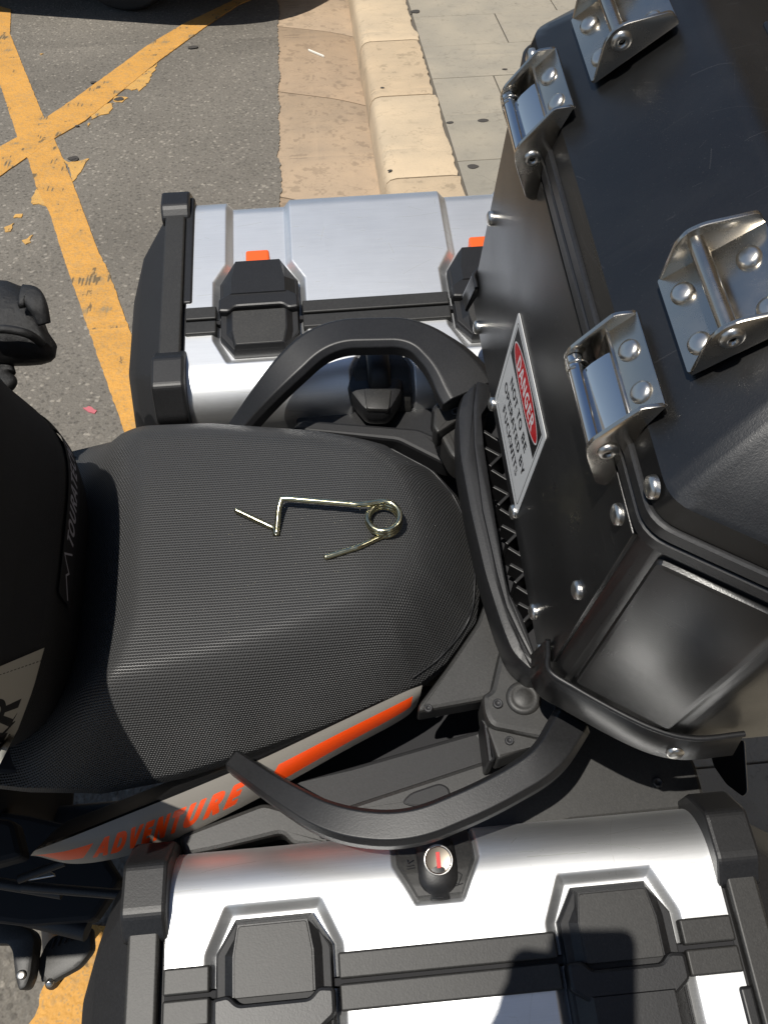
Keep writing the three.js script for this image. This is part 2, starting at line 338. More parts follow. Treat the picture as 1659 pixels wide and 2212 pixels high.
marking('pink_paint_spot', [[180, 881], [192, 877], [209, 886], [205, 893], [190, 890]], new THREE.MeshStandardMaterial({ color: new THREE.Color(0.5, 0.14, 0.16), roughness: 0.9 }), 0.004, 0.003);
// tar spots and chewing gum, flat stains with an outline of their own
const gumMat = new THREE.MeshStandardMaterial({ color: new THREE.Color(0.055, 0.05, 0.045), roughness: 0.9 });
function blot(p, r, parent, mat = gumMat) {
  const P = []; const s = rnd() * 99; for (let k = 0; k < 14; k++) { const a = k / 14 * 6.283, q = r * (0.75 + 0.5 * vnoise(Math.cos(a) * 1.5 + s, Math.sin(a) * 1.5 + s)); P.push([p.x + q * Math.cos(a), -(p.z + q * Math.sin(a) * 0.8)]); }
  structure('gum_spot', boxUV(slab(P, V(0, p.y + 0.0016, 0), V(1, 0, 0), V(0, 0, -1), 0.0014)), mat, parent);
}
for (const [x, y, r] of [[416, 102, 0.022], [202, 178, 0.014], [258, 214, 0.02], [160, 342, 0.02], [162, 346, 0.012], [168, 272, 0.008]]) blot(gnd(x, y, 0.004), r, road);

// gutter stones: long beige slabs dished towards the kerb
const gutter = new THREE.Group(); gutter.name = 'gutter'; gutter.userData.kind = 'structure'; scene.add(gutter);
{
  const cuts = [[612, 1100], [612, 700], [613, 417], [611, 192], [610, 52], [609, -60], [608, -180]].map(p => gnd(p[0], p[1]).z);
  const cutsR = [[800, 1180], [800, 780], [790, 470], [752, 222], [728, 74], [715, -30], [705, -150]].map(p => gnd(p[0], p[1]).z);
  cuts.unshift(1.4, 0.7); cutsR.unshift(1.4, 0.7); cuts.push(-9); cutsR.push(-9);
  for (let k = 0; k < cuts.length - 1; k++) {
    const g = 0.004, rings = [];
    for (let i = 0; i <= 10; i++) {
      const t = i / 10, x = lerp(GUT0 - 0.03, KERB0 + 0.012, t), z0 = lerp(cuts[k], cutsR[k], t) - g, z1 = lerp(cuts[k + 1], cutsR[k + 1], t) + g;
      const y = -0.004 - 0.014 * Math.pow(Math.max(0, (t - 0.6) / 0.4), 1.5);
      rings.push([V(x, -0.026, z0), V(x, y - 0.002, z0), V(x, y, z0 - 0.004), V(x, y, z1 + 0.004), V(x, y - 0.002, z1), V(x, -0.026, z1)]);
    }
    structure('gutter_stone', crease(boxUV(loft(rings)), 50), k % 2 ? M.gutter : M.gutter2, gutter);
  }
}
const kerb = new THREE.Group(); kerb.name = 'kerb'; kerb.userData.kind = 'structure'; scene.add(kerb);
{
  const cz = [1.5, 0.8, 0.1, -0.6, -1.3, -2.0, gnd(850, 205, KH).z, gnd(820, 87, KH).z, -4.3, -5, -5.7, -6.4, -9];
  for (let k = 0; k < cz.length - 1; k++) {
    const rings = [], z0 = cz[k] - 0.004, z1 = cz[k + 1] + 0.004, n = Math.max(2, Math.round((z0 - z1) / 0.02));
    for (let i = 0; i <= n; i++) {
      const z = lerp(z0, z1, i / n), w = 0.004 * (vnoise(z * 9, k * 7 + 1) - 0.5) + 0.002 * (vnoise(z * 40, k) - 0.5), w2 = 0.012 * (vnoise(z * 8, k + 40) - 0.5) + 0.009 * (vnoise(z * 35, k + 3) - 0.5), h = (i === 0 || i === n) ? -0.004 : 0;
      rings.push([V(KERB0 - 0.004 + w, -0.025, z), V(KERB0 + 0.004 + w, KH * 0.6 + w, z), V(KERB0 + 0.012 + w, KH - 0.016 + h, z), V(KERB0 + 0.024 + w, KH - 0.005 + h, z), V(KERB0 + 0.045, KH + h, z), V(KERB1 - 0.02, KH + h, z), V(KERB1 + w2, KH - 0.003 + h, z), V(KERB1 + w2, -0.025, z)]);
    }
    structure('kerb_stone', crease(boxUV(loft(rings)), 40), k % 2 ? M.kerb : M.kerb2, kerb);
  }
}
const pavement = new THREE.Group(); pavement.name = 'pavement'; pavement.userData.kind = 'structure'; scene.add(pavement);
{
  // joints seen in the photo give the rows; the rest carry on at the same size
  const rows = [1.3, 1.0, 0.7, 0.4, 0.1, -0.2, -0.5, -0.8, -1.1, -1.4, -1.66].concat([[640, 345], [620, 246], [600, 166], [590, 97], [575, 33]].map(([x, y]) => gnd(x + 400, y, KH - 0.004).z)).concat([-4.35, -4.9, -5.5, -6.1, -7.5, -9]);
  const mats = [M.slabA, M.slabB, M.slabC];
  structure('mortar_bed', boxUV(new THREE.BoxGeometry(3.1, 0.1, 11).translate(KERB1 + 1.52, KH - 0.063, -4)), M.joint, pavement);
  for (let k = 0; k < rows.length - 1; k++) {
    const off = [0, 0.27, 0.12, 0.4][k & 3], xs = [KERB1 + 0.008]; for (let x = KERB1 + 0.25 + off; x < 3.4; x += 0.55) xs.push(x); xs.push(3.45);
    for (let i = 0; i < xs.length - 1; i++) {
      if (xs[i + 1] - xs[i] < 0.06) continue;
      const dy = 0.002 * (hash(i, k) - 0.5);
      structure('paving_slab', boxUV(box(xs[i] + 0.002, xs[i + 1] - 0.002, KH - 0.04 + dy, KH - 0.004 + dy, rows[k + 1] + 0.002, rows[k] - 0.002, 0.003)), mats[Math.floor(hash(i + 3, k + 8) * 3)], pavement);
    }
  }
  for (const [x, y, r] of [[897, 25, 0.024], [1044, 261, 0.018], [972, 265, 0.013], [1021, 360, 0.018], [1090, 150, 0.01]]) blot(gnd(x, y, KH - 0.003), r, pavement);
  for (const [x, y] of [[842, 369], [826, 190]]) blot(gnd(x, y, KH), 0.008, kerb);
}
// a white paper straw lying in the gutter
{
  const a = gnd(666, 105, 0.006), b = gnd(700, 119, 0.006);
  const t = thing('paper_straw', 'thin white paper strip lying on the beige gutter stone', 'litter', a.clone().lerp(b, 0.5).setY(-0.003), { lean: false });
  t.add('strip', plate([a.clone().add(V(0, 0, -0.006)), b.clone().add(V(0, 0, -0.006)), b.clone().add(V(0, 0, 0.006)), a.clone().add(V(0, 0, 0.006))].map(p => p.setY(0.004)), UP, 0.007, 0.001), new THREE.MeshStandardMaterial({ color: new THREE.Color(0.8, 0.78, 0.7), roughness: 0.9 }));
}

// ------------------------------------------------------------------ the motorcycle
const bike = thing('motorcycle', 'black adventure motorcycle leaning on its stand, orange lettering along its seat side', 'motorcycle', V(0.12, 0, 0));
// seat cover: woven vinyl of small raised dots
{
  const P = 16, n = 8, S = P * n;
  const dot = (i, j) => { const r = Math.floor(j / P), x = ((i + (r & 1) * P / 2) % P) - P / 2 + 0.5, y = (j % P) - P / 2 + 0.5; return clamp(1.25 - Math.hypot(x / 6.6, y / 5.2)); };
  M.seat = new THREE.MeshStandardMaterial({ color: new THREE.Color(1, 1, 1), map: rep(tex(S, S, (i, j) => { const k = 0.046 + 0.012 * (hash(i, j) - 0.5); return lin3(k, k, k); }, true), 0.0033 * n * 0.75), bumpMap: rep(tex(S, S, dot), 0.0033 * n * 0.75), bumpScale: 0.0013, roughness: 0.42 });
}
{
  // plan of the seat at its lower edge, from nose to the rounded tail
  const zl = [[-0.75, -0.13], [-0.45, -0.15], [-0.30, -0.166], [-0.225, -0.181], [-0.126, -0.179], [-0.016, -0.16], [0.057, -0.138], [0.098, -0.108], [0.118, -0.075], [0.128, -0.04], [0.131, -0.005]];
  const zr = [[0.131, 0.005], [0.128, 0.03], [0.118, 0.068], [0.085, 0.107], [0.053, 0.129], [-0.033, 0.158], [-0.096, 0.175], [-0.164, 0.19], [-0.234, 0.197], [-0.30, 0.19], [-0.45, 0.16], [-0.75, 0.14]];
  const poly = [...zl, ...zr];
  const lx = zl.map(p => p[0]), lz = zl.map(p => p[1]), rx = zr.map(p => p[0]).reverse(), rz = zr.map(p => p[1]).reverse();
  const nx = 220, nz = 150, pos = [], idx = [], uv = [];
  const hAt = (x, z) => {
    const d = -polySDF(x, z, poly);
    const front = -0.208 - 0.035 * sstep(0.06, 0.19, z) - 0.012 * sstep(-0.08, -0.17, z);     // crest between pillion and rider seat
    const top = 0.896 + 0.003 * Math.exp(-(((x - front - 0.02) / 0.06) ** 2)) - 0.02 * sstep(0.0, 0.14, x) - 0.087 * sstep(-0.028, 0.085, front - x) - 0.01 * sstep(0.11, 0.3, front - x);
    const wS = 0.046 + 0.012 * sstep(0.02, 0.13, x), e = Math.max(0, d) / wS, kk = 0.62, hh = Math.max(kk - Math.abs(e - 1), 0) / kk, f = Math.min(e, 1) - hh * hh * kk * 0.25 + 0.03 * sstep(1, 3, e), base = 0.804;
    return base + (top - base) * f;
  };
  for (let i = 0; i <= nx; i++) {
    const u = i / nx, x = -0.75 + 0.88 * (1 - Math.pow(1 - u, 1.45));
    const a = interp(lx, lz, x), b = interp(rx, rz, x);
    for (let j = 0; j <= nz; j++) {
      const v = j / nz, q = v < 0.5 ? 0.5 * Math.pow(2 * v, 1.3) : 1 - 0.5 * Math.pow(2 - 2 * v, 1.3), z = lerp(a, b, q);
      pos.push(x, (j === 0 || j === nz || i === nx) ? 0.79 : hAt(x, z), z); uv.push(x, z);
    }
  }
  // texture coordinates along the surface, so the weave does not stretch down the sides
  for (let i = 0; i <= nx; i++) {
    const mid = nz >> 1;
    for (const s of [-1, 1]) { let acc = uv[(i * (nz + 1) + mid) * 2 + 1]; for (let j = mid; j + s >= 0 && j + s <= nz; j += s) { const k0 = i * (nz + 1) + j, k1 = k0 + s; acc += s * Math.hypot(pos[k1 * 3 + 1] - pos[k0 * 3 + 1], pos[k1 * 3 + 2] - pos[k0 * 3 + 2]); uv[k1 * 2 + 1] = acc; } }
  }
  for (let i = 0; i < nx; i++) for (let j = 0; j < nz; j++) { const a = i * (nz + 1) + j; idx.push(a, a + 1, a + nz + 1, a + 1, a + nz + 2, a + nz + 1); }
  const g = new THREE.BufferGeometry(); g.setAttribute('position', new THREE.Float32BufferAttribute(pos, 3)); g.setAttribute('uv', new THREE.Float32BufferAttribute(uv, 2)); g.setIndex(idx); g.computeVertexNormals();
  const seat = bike.add('seat', keep(g), M.seat);
  // seam round the tail of the seat
  { const k = [...zl.slice(6), ...zr.slice(0, 5)], crv = new THREE.CatmullRomCurve3(k.map(p => V(p[0], 0, p[1])), false, 'centripetal'), sp = []; for (let i = 0; i <= 50; i++) { const p = crv.getPoint(i / 50), q = p.clone().add(V(0.02, 0, 0)).multiplyScalar(0.955).sub(V(0.02, 0, 0)); sp.push(V(q.x, hAt(q.x, q.z) + 0.0006, q.z)); }
  bike.add('seam', tube(sp, 0.0012, 100, 6), M.black, seat); }
  // hard base under the seat
  bike.add('seat_base', slab(poly.map(p => [p[0] * 0.985, -p[1] * 0.95]), V(0, 0.808, 0), V(1, 0, 0), V(0, 0, -1), 0.03, 0.004), M.dark);
  bike.seatY = hAt;
}
// side panel with the orange print
{
  const W = 2048, H = 256, c = document.createElement('canvas'); c.width = W; c.height = H; const x = c.getContext('2d');
  x.fillStyle = '#85817a'; x.fillRect(0, 0, W, H);
  x.fillStyle = '#ff5212';
  x.beginPath(); x.moveTo(20, 128); x.lineTo(130, 112); x.lineTo(408, 96); x.lineTo(352, 196); x.lineTo(200, 214); x.fill();
  x.save(); x.translate(392, 204); x.transform(1, 0, -0.34, 1, 0, 0); x.font = 'bold 178px sans-serif'; x.scale(0.56, 0.9);
  x.lineWidth = 16; x.strokeStyle = '#ff5212'; x.lineJoin = 'round';
  const word = 'ADVENTURE'; let px = 20; for (const ch of word) { x.fillText(ch, px, 0); x.strokeText(ch, px, 0); px += x.measureText(ch).width + 25; }
  x.restore();
  x.beginPath(); x.moveTo(1190, 214); x.lineTo(1240, 84); x.lineTo(1850, 70); x.lineTo(1815, 170); x.fill();
  const t = new THREE.CanvasTexture(c); t.colorSpace = THREE.SRGBColorSpace; t.anisotropy = 8; t.flipY = true;
  M.decal = new THREE.MeshPhysicalMaterial({ map: t, roughness: 0.38, clearcoat: 0.3, clearcoatRoughness: 0.25 });
  const top = [[75, 1838], [160, 1806], [280, 1758], [395, 1712], [560, 1642], [740, 1557], [880, 1492], [912, 1480]], bot = [[72, 1847], [160, 1866], [286, 1846], [395, 1806], [560, 1724], [740, 1624], [880, 1546], [899, 1526]];
  const cT = new THREE.CatmullRomCurve3(top.map((p, i) => bY(p[0], p[1], 0.815 - 0.008 * (7 - i) / 7))), cB = new THREE.CatmullRomCurve3(bot.map((p, i) => bY(p[0], p[1], 0.775 - 0.006 * (7 - i) / 7)));
  const n = 60, m = 8, pos = [], uv = [], idx = [];
  for (let i = 0; i <= n; i++) for (let j = 0; j <= m; j++) {
    const a = cT.getPoint(i / n), b = cB.getPoint(i / n), p = a.clone().lerp(b, j / m); p.y += 0.006 * Math.sin(Math.PI * j / m); p.z += 0.003 * Math.sin(Math.PI * j / m);
    pos.push(p.x, p.y, p.z); uv.push(i / n, 1 - j / m);
  }
  for (let i = 0; i < n; i++) for (let j = 0; j < m; j++) { const a = i * (m + 1) + j; idx.push(a, a + 1, a + m + 1, a + 1, a + m + 2, a + m + 1); }
  const g = new THREE.BufferGeometry(); g.setAttribute('position', new THREE.Float32BufferAttribute(pos, 3)); g.setAttribute('uv', new THREE.Float32BufferAttribute(uv, 2)); g.setIndex(idx); g.computeVertexNormals();
  bike.add('side_panel', keep(g), M.decal, bike.g, 'grey side panel printed with orange lettering and stripe');
  // the panel's folded lower edge and body behind it
  const back = []; for (let i = 0; i <= 30; i++) { const a = cT.getPoint(i / 30), b = cB.getPoint(i / 30); back.push([V(a.x, a.y - 0.006, a.z - 0.004), V(b.x, b.y - 0.002, b.z - 0.003), V(b.x, b.y - 0.05, b.z - 0.03), V(a.x, a.y - 0.08, a.z - 0.04)]); }
  bike.add('panel_back', crease(boxUV(loft(back)), 30), M.black);
}
// tail panels, side covers and the brackets that carry the rack
const tail = (name, px, y, mat, th = 0.02, bev = 0.004, r = 0.006) => bike.add(name, pxPlate(px, y, th, bev, r), mat);
tail('tail_panel', [[902, 1538], [905, 1520], [965, 1440], [1030, 1345], [1050, 1290], [1130, 1330], [1120, 1480], [1045, 1512]], 0.812, M.grey, 0.03);
tail('tail_panel', [[640, 895], [655, 868], [720, 838], [800, 820], [905, 825], [935, 850], [945, 950], [900, 960], [640, 925]], 0.775, M.black, 0.03);
tail('tail_ridge', [[630, 925], [650, 905], [905, 925], [950, 945], [1000, 1000], [960, 1000], [860, 950]], 0.79, M.blackMatt, 0.03);
tail('tail_panel', [[930, 880], [960, 850], [1005, 830], [1010, 900], [1010, 1010], [985, 985]], 0.83, M.black, 0.04);
tail('undertray', [[560, 1650], [900, 1500], [1240, 1440], [1300, 1700], [1100, 1800], [620, 1880], [380, 1900], [330, 1830]], 0.70, M.dark, 0.03, 0.003, 0.01);
tail('undertray', [[600, 1000], [650, 860], [1050, 800], [1500, 900], [1500, 1500], [1000, 1450]], 0.70, M.dark, 0.03, 0.003, 0.01);
tail('side_cover', [[388, 1812], [395, 1800], [570, 1733], [700, 1770], [720, 1830], [630, 1825], [610, 1800], [470, 1835], [395, 1850]], 0.775, M.grey, 0.03);
tail('side_cover', [[600, 1700], [760, 1655], [1040, 1575], [1080, 1650], [720, 1770]], 0.755, M.blackMatt, 0.03);
tail('side_cover', [[735, 1745], [1055, 1640], [1090, 1660], [1075, 1720], [900, 1790], [760, 1790]], 0.775, M.grey, 0.02);
tail('side_cover', [[985, 1790], [1190, 1600], [1240, 1560], [1400, 1560], [1500, 1640], [1530, 1745], [1230, 1775], [1175, 1800], [1160, 1815], [990, 1830]], 0.772, M.grey, 0.03);
bike.add('handle_recess', pxPlate([[865, 1735], [885, 1712], [950, 1690], [970, 1700], [975, 1720], [900, 1745]], 0.7765, 0.006, 0.002, 0.008), M.blackMatt);
// near and far rack brackets
tail('rack_bracket', [[1042, 1500], [1060, 1490], [1085, 1380], [1130, 1400], [1240, 1500], [1235, 1560], [1190, 1595], [1060, 1570], [1045, 1540]], 0.84, M.grey, 0.05, 0.005, 0.008);
tail('rack_bracket', [[1050, 1565], [1190, 1598], [1180, 1600], [1075, 1640]], 0.832, M.grey, 0.04, 0.003, 0.003);
tail('rack_bracket', [[1058, 1570], [1072, 1640], [1055, 1648], [1042, 1545]], 0.826, M.black, 0.05, 0.003, 0.003);
bike.add('bracket_washer', lathe([[0.0001, 0.004], [0.007, 0.004], [0.008, 0.002], [0.0105, 0.0035], [0.0145, 0.003], [0.0155, 0]], bY(1130, 1508, 0.84), UP, 28), M.grey);
tail('rack_bracket', [[945, 868], [1000, 868], [1008, 905], [1000, 1000], [975, 985], [940, 920], [948, 905]], 0.835, M.grey, 0.04);
tail('rack_bracket', [[938, 880], [1005, 870], [990, 905], [945, 935], [935, 920]], 0.848, M.grey, 0.03, 0.003, 0.003);
for (const [px, py, y, r] of [[985, 890, 0.849, 0.005], [1075, 1520, 0.841, 0.0045], [1205, 1530, 0.841, 0.0045], [1100, 1600, 0.833, 0.004], [925, 1530, 0.813, 0.004], [700, 1800, 0.776, 0.005], [1420, 1690, 0.773, 0.005]]) bike.add('bolt', lathe([[0.0001, 0.0005], [r * 0.45, 0.0005], [r * 0.5, 0.002], [r * 0.9, 0.0018], [r, 0.0004], [r, -0.002]], bY(px, py, y), UP, 18), M.frame);
// grab rails
{
  const far = [[500, 955, 0.80], [592, 834, 0.856], [700, 728, 0.88], [895, 724, 0.882], [975, 790, 0.878], [1016, 856, 0.872]].map(p => bY(p[0], p[1], p[2]));
  const SEC = [[-1, -0.6], [-1, 0.5], [-0.72, 1], [0.72, 1], [1, 0.5], [1, -0.6], [0.75, -1], [-0.75, -1]];
  bike.add('grab_rail', sweepFlat(far, SEC, t => [lerp(0.0125, 0.0205, sstep(0, 0.4, t)) + 0.012 * sstep(0.72, 1, t), 0.0115]), M.black);
  const near = [[512, 1650, 0.825], [600, 1712, 0.845], [720, 1782, 0.862], [880, 1798, 0.87], [1060, 1722, 0.874], [1180, 1650, 0.874], [1230, 1565, 0.864]].map(p => bY(p[0], p[1], p[2]));
  bike.add('grab_rail', sweepFlat(near, SEC.map(p => [-p[0], p[1]]).reverse(), t => [lerp(0.0095, 0.014, sstep(0, 0.4, t)) + 0.003 * sstep(0.75, 1, t), 0.0135]), M.black);
}
// the luggage rack: front bar, lattice of ribs, plate
{
  const y = 0.885, top = [[1022, 812], [1000, 840], [986, 885], [990, 980], [1012, 1100], [1045, 1240], [1078, 1345], [1105, 1412], [1150, 1452]], front = top.map(p => bY(p[0], p[1], y));
  const inner = [[1160, 1425], [1150, 1395], [1128, 1330], [1100, 1280], [1090, 1240], [1065, 1090], [1045, 960], [1040, 895], [1058, 868], [1058, 830]].map(p => bY(p[0], p[1], y + 0.004));
  bike.add('rack_bar', crease(boxUV(plate([...front, bY(1180, 1450, y), ...inner], UP, 0.05, 0.008, 0.006)), 35), M.black);
  const ridge = [[1030, 822], [1022, 880], [1024, 960], [1042, 1100], [1074, 1240], [1094, 1310], [1122, 1370], [1152, 1428]].map(p => bY(p[0], p[1], y + 0.004));
  bike.add('rack_bar_cap', crease(boxUV(plate([...ridge, ...inner], UP, 0.02, 0.0018, 0.002)), 35), M.black);
  const rib = (a, b, h = 0.035) => { const p = bY(a[0], a[1], 0.872), q = bY(b[0], b[1], 0.872), d = q.clone().sub(p).normalize(), s = d.clone().cross(UP).multiplyScalar(0.0016); return plate([p.clone().add(s), q.clone().add(s), q.clone().sub(s), p.clone().sub(s)], UP, h, 0.0006); };
  for (let k = 0; k < 5; k++) {
    const y0 = 930 + k * 84, x0 = 1052 + k * 18;
    bike.add('rack_rib', rib([x0 - 8, y0], [x0 + 60, y0 + 42]), M.black);
    bike.add('rack_rib', rib([x0 + 6, y0 + 76], [x0 + 62, y0 + 22]), M.black);
    bike.add('rack_rib', rib([x0 - 4, y0 + 36], [x0 + 30, y0 + 54], 0.02), M.black);
  }
  bike.add('rack_floor', box(0.135, 0.5, 0.825, 0.84, -0.17, 0.13), M.dark);
  bike.add('case_mount', box(0.2, 0.46, 0.84, 0.921, -0.15, 0.08, 0.01), M.blackMatt);
  bike.add('rear_subframe', merge([box(-0.5, 0.45, 0.66, 0.7, -0.13, -0.09, 0.01), box(-0.5, 0.45, 0.66, 0.7, 0.09, 0.13, 0.01), box(-0.02, 0.11, 0.7, 0.785, -0.1, 0.08, 0.02), box(0.2, 0.42, 0.7, 0.83, -0.1, 0.08, 0.02)]), M.dark);
}
// rear wheel, swing arm, mudguard and the dark machinery under the seat
{
  const ax = V(0.12, 0.325, 0);
  const tyre = new THREE.TorusGeometry(0.25, 0.075, 20, 60).translate(ax.x, ax.y, ax.z);
  const wheel = bike.add('rear_wheel', tyre, M.rubber);
  bike.add('rim', new THREE.TorusGeometry(0.205, 0.022, 10, 48).translate(ax.x, ax.y, ax.z), M.frame, wheel);
  const sp = []; for (let k = 0; k < 18; k++) { const a = k / 18 * 6.283; sp.push(bar(V(ax.x + 0.04 * Math.cos(a + 0.5), ax.y + 0.04 * Math.sin(a + 0.5), k & 1 ? 0.04 : -0.04), V(ax.x + 0.2 * Math.cos(a), ax.y + 0.2 * Math.sin(a), 0), 0.002, 6)); }
  bike.add('spokes', merge(sp), M.steel, wheel);
  bike.add('hub', bar(V(ax.x, ax.y, -0.07), V(ax.x, ax.y, 0.07), 0.045, 24), M.frame, wheel);
  bike.add('swing_arm', merge([box(-0.5, 0.16, 0.28, 0.36, 0.1, 0.14, 0.015), box(-0.5, 0.16, 0.28, 0.36, -0.14, -0.1, 0.015), box(-0.55, -0.45, 0.26, 0.4, -0.14, 0.14, 0.02)]), M.frame);
  bike.add('shock_absorber', merge([bar(V(-0.3, 0.36, 0), V(-0.22, 0.68, 0), 0.03), bar(V(-0.22, 0.66, -0.1), V(-0.22, 0.66, 0.1), 0.02)]), M.frame);
  bike.add('mudguard', sweep([V(0.2, 0.72, 0), V(0.36, 0.7, 0), V(0.47, 0.62, 0), V(0.52, 0.5, 0)], [0.1, 0.006], { pow: 6, seg: 30 }), M.blackMatt);
  bike.add('engine', merge([box(-0.95, -0.42, 0.25, 0.62, -0.16, 0.16, 0.05), box(-0.9, -0.4, 0.6, 0.8, -0.12, 0.12, 0.04)]), M.dark);
  bike.add('side_stand', bar(V(-0.45, 0.3, 0.16), toWorld(V(0, 0, 0)).set(-0.5, 0, 0).applyAxisAngle(V(1, 0, 0), 0).add(V(0, 0.068, 0.3)), 0.012), M.frame);
  // left foot-peg hanger, peg and heel guard
  const peg = bike.add('foot_peg', crease(boxUV(plate([[78, 2082], [98, 2038], [112, 2022], [196, 2000], [200, 2052], [170, 2090], [100, 2128], [84, 2108]].map(p => bY(p[0], p[1], 0.40)), UP, 0.022, 0.005, 0.006)), 30), M.pad);
  for (let k = 0; k < 6; k++) { const a = bY(110 + k * 14, 2048 - k * 5, 0.404), b = bY(118 + k * 14, 2026 - k * 5, 0.404); bike.add('peg_groove', bar(a, b, 0.0022, 6), M.dark, peg); }
  bike.add('peg_spring', bar(bY(92, 2114, 0.395), bY(140, 2096, 0.395), 0.004, 10), M.frame, peg);
  bike.add('peg_bolt', lathe([[0.0001, 0.003], [0.003, 0.003], [0.0045, 0.0015], [0.0045, -0.008]], bY(108, 2124, 0.40), V(0.1, 0.8, 0.6), 16), M.rivet, peg);
  const hanger = bike.add('peg_hanger', crease(boxUV(plate([[-30, 1988], [35, 1990], [70, 2012], [76, 2030], [66, 2110], [55, 2135], [40, 2140], [32, 2110], [26, 2055], [18, 2040], [-30, 2040]].map(p => bY(p[0], p[1], 0.43)), UP, 0.03, 0.004, 0.008)), 30), M.grey);
  bike.add('hanger_bolt', lathe([[0.0001, 0.002], [0.004, 0.002], [0.0055, 0.0005], [0.0055, -0.004]], bY(47, 2106, 0.432), UP, 16), M.rivet, hanger);
  for (const [a, b, r, y] of [[[-20, 1905], [135, 1930], 0.006, 0.6], [[50, 1915], [260, 1932], 0.005, 0.62], [[40, 1900], [140, 1862], 0.004, 0.7], [[60, 1978], [190, 2010], 0.012, 0.5]]) bike.add('frame_tube', bar(bY(a[0], a[1], y), bY(b[0], b[1], y), r, 10), M.frame);
  bike.add('frame_clip', pxPlate([[58, 1895], [70, 1884], [112, 1882], [122, 1892], [60, 1903]], 0.62, 0.004, 0.001), M.rivet);
  bike.add('inner_cover', pxPlate([[-60, 1745], [60, 1760], [190, 1790], [260, 1900], [200, 1990], [60, 2000], [-60, 1985]], 0.52, 0.03, 0.006), M.dark);
  bike.add('inner_cover', pxPlate([[-60, 1760], [30, 1770], [50, 1850], [-60, 1880]], 0.66, 0.03, 0.006), M.dark);
}
// number plate carrier behind the tail
bike.add('plate_carrier', plate([[1525, 1595], [1607, 1600], [1614, 1712], [1604, 1722], [1568, 1695], [1540, 1655]].map(p => onPlane(p[0], p[1], V(0.44, 0.6, 0.17), V(-0.55, 0.75, 0.35).normalize())), V(-0.55, 0.75, 0.35).normalize(), 0.004, 0.001, 0.004), M.coat);

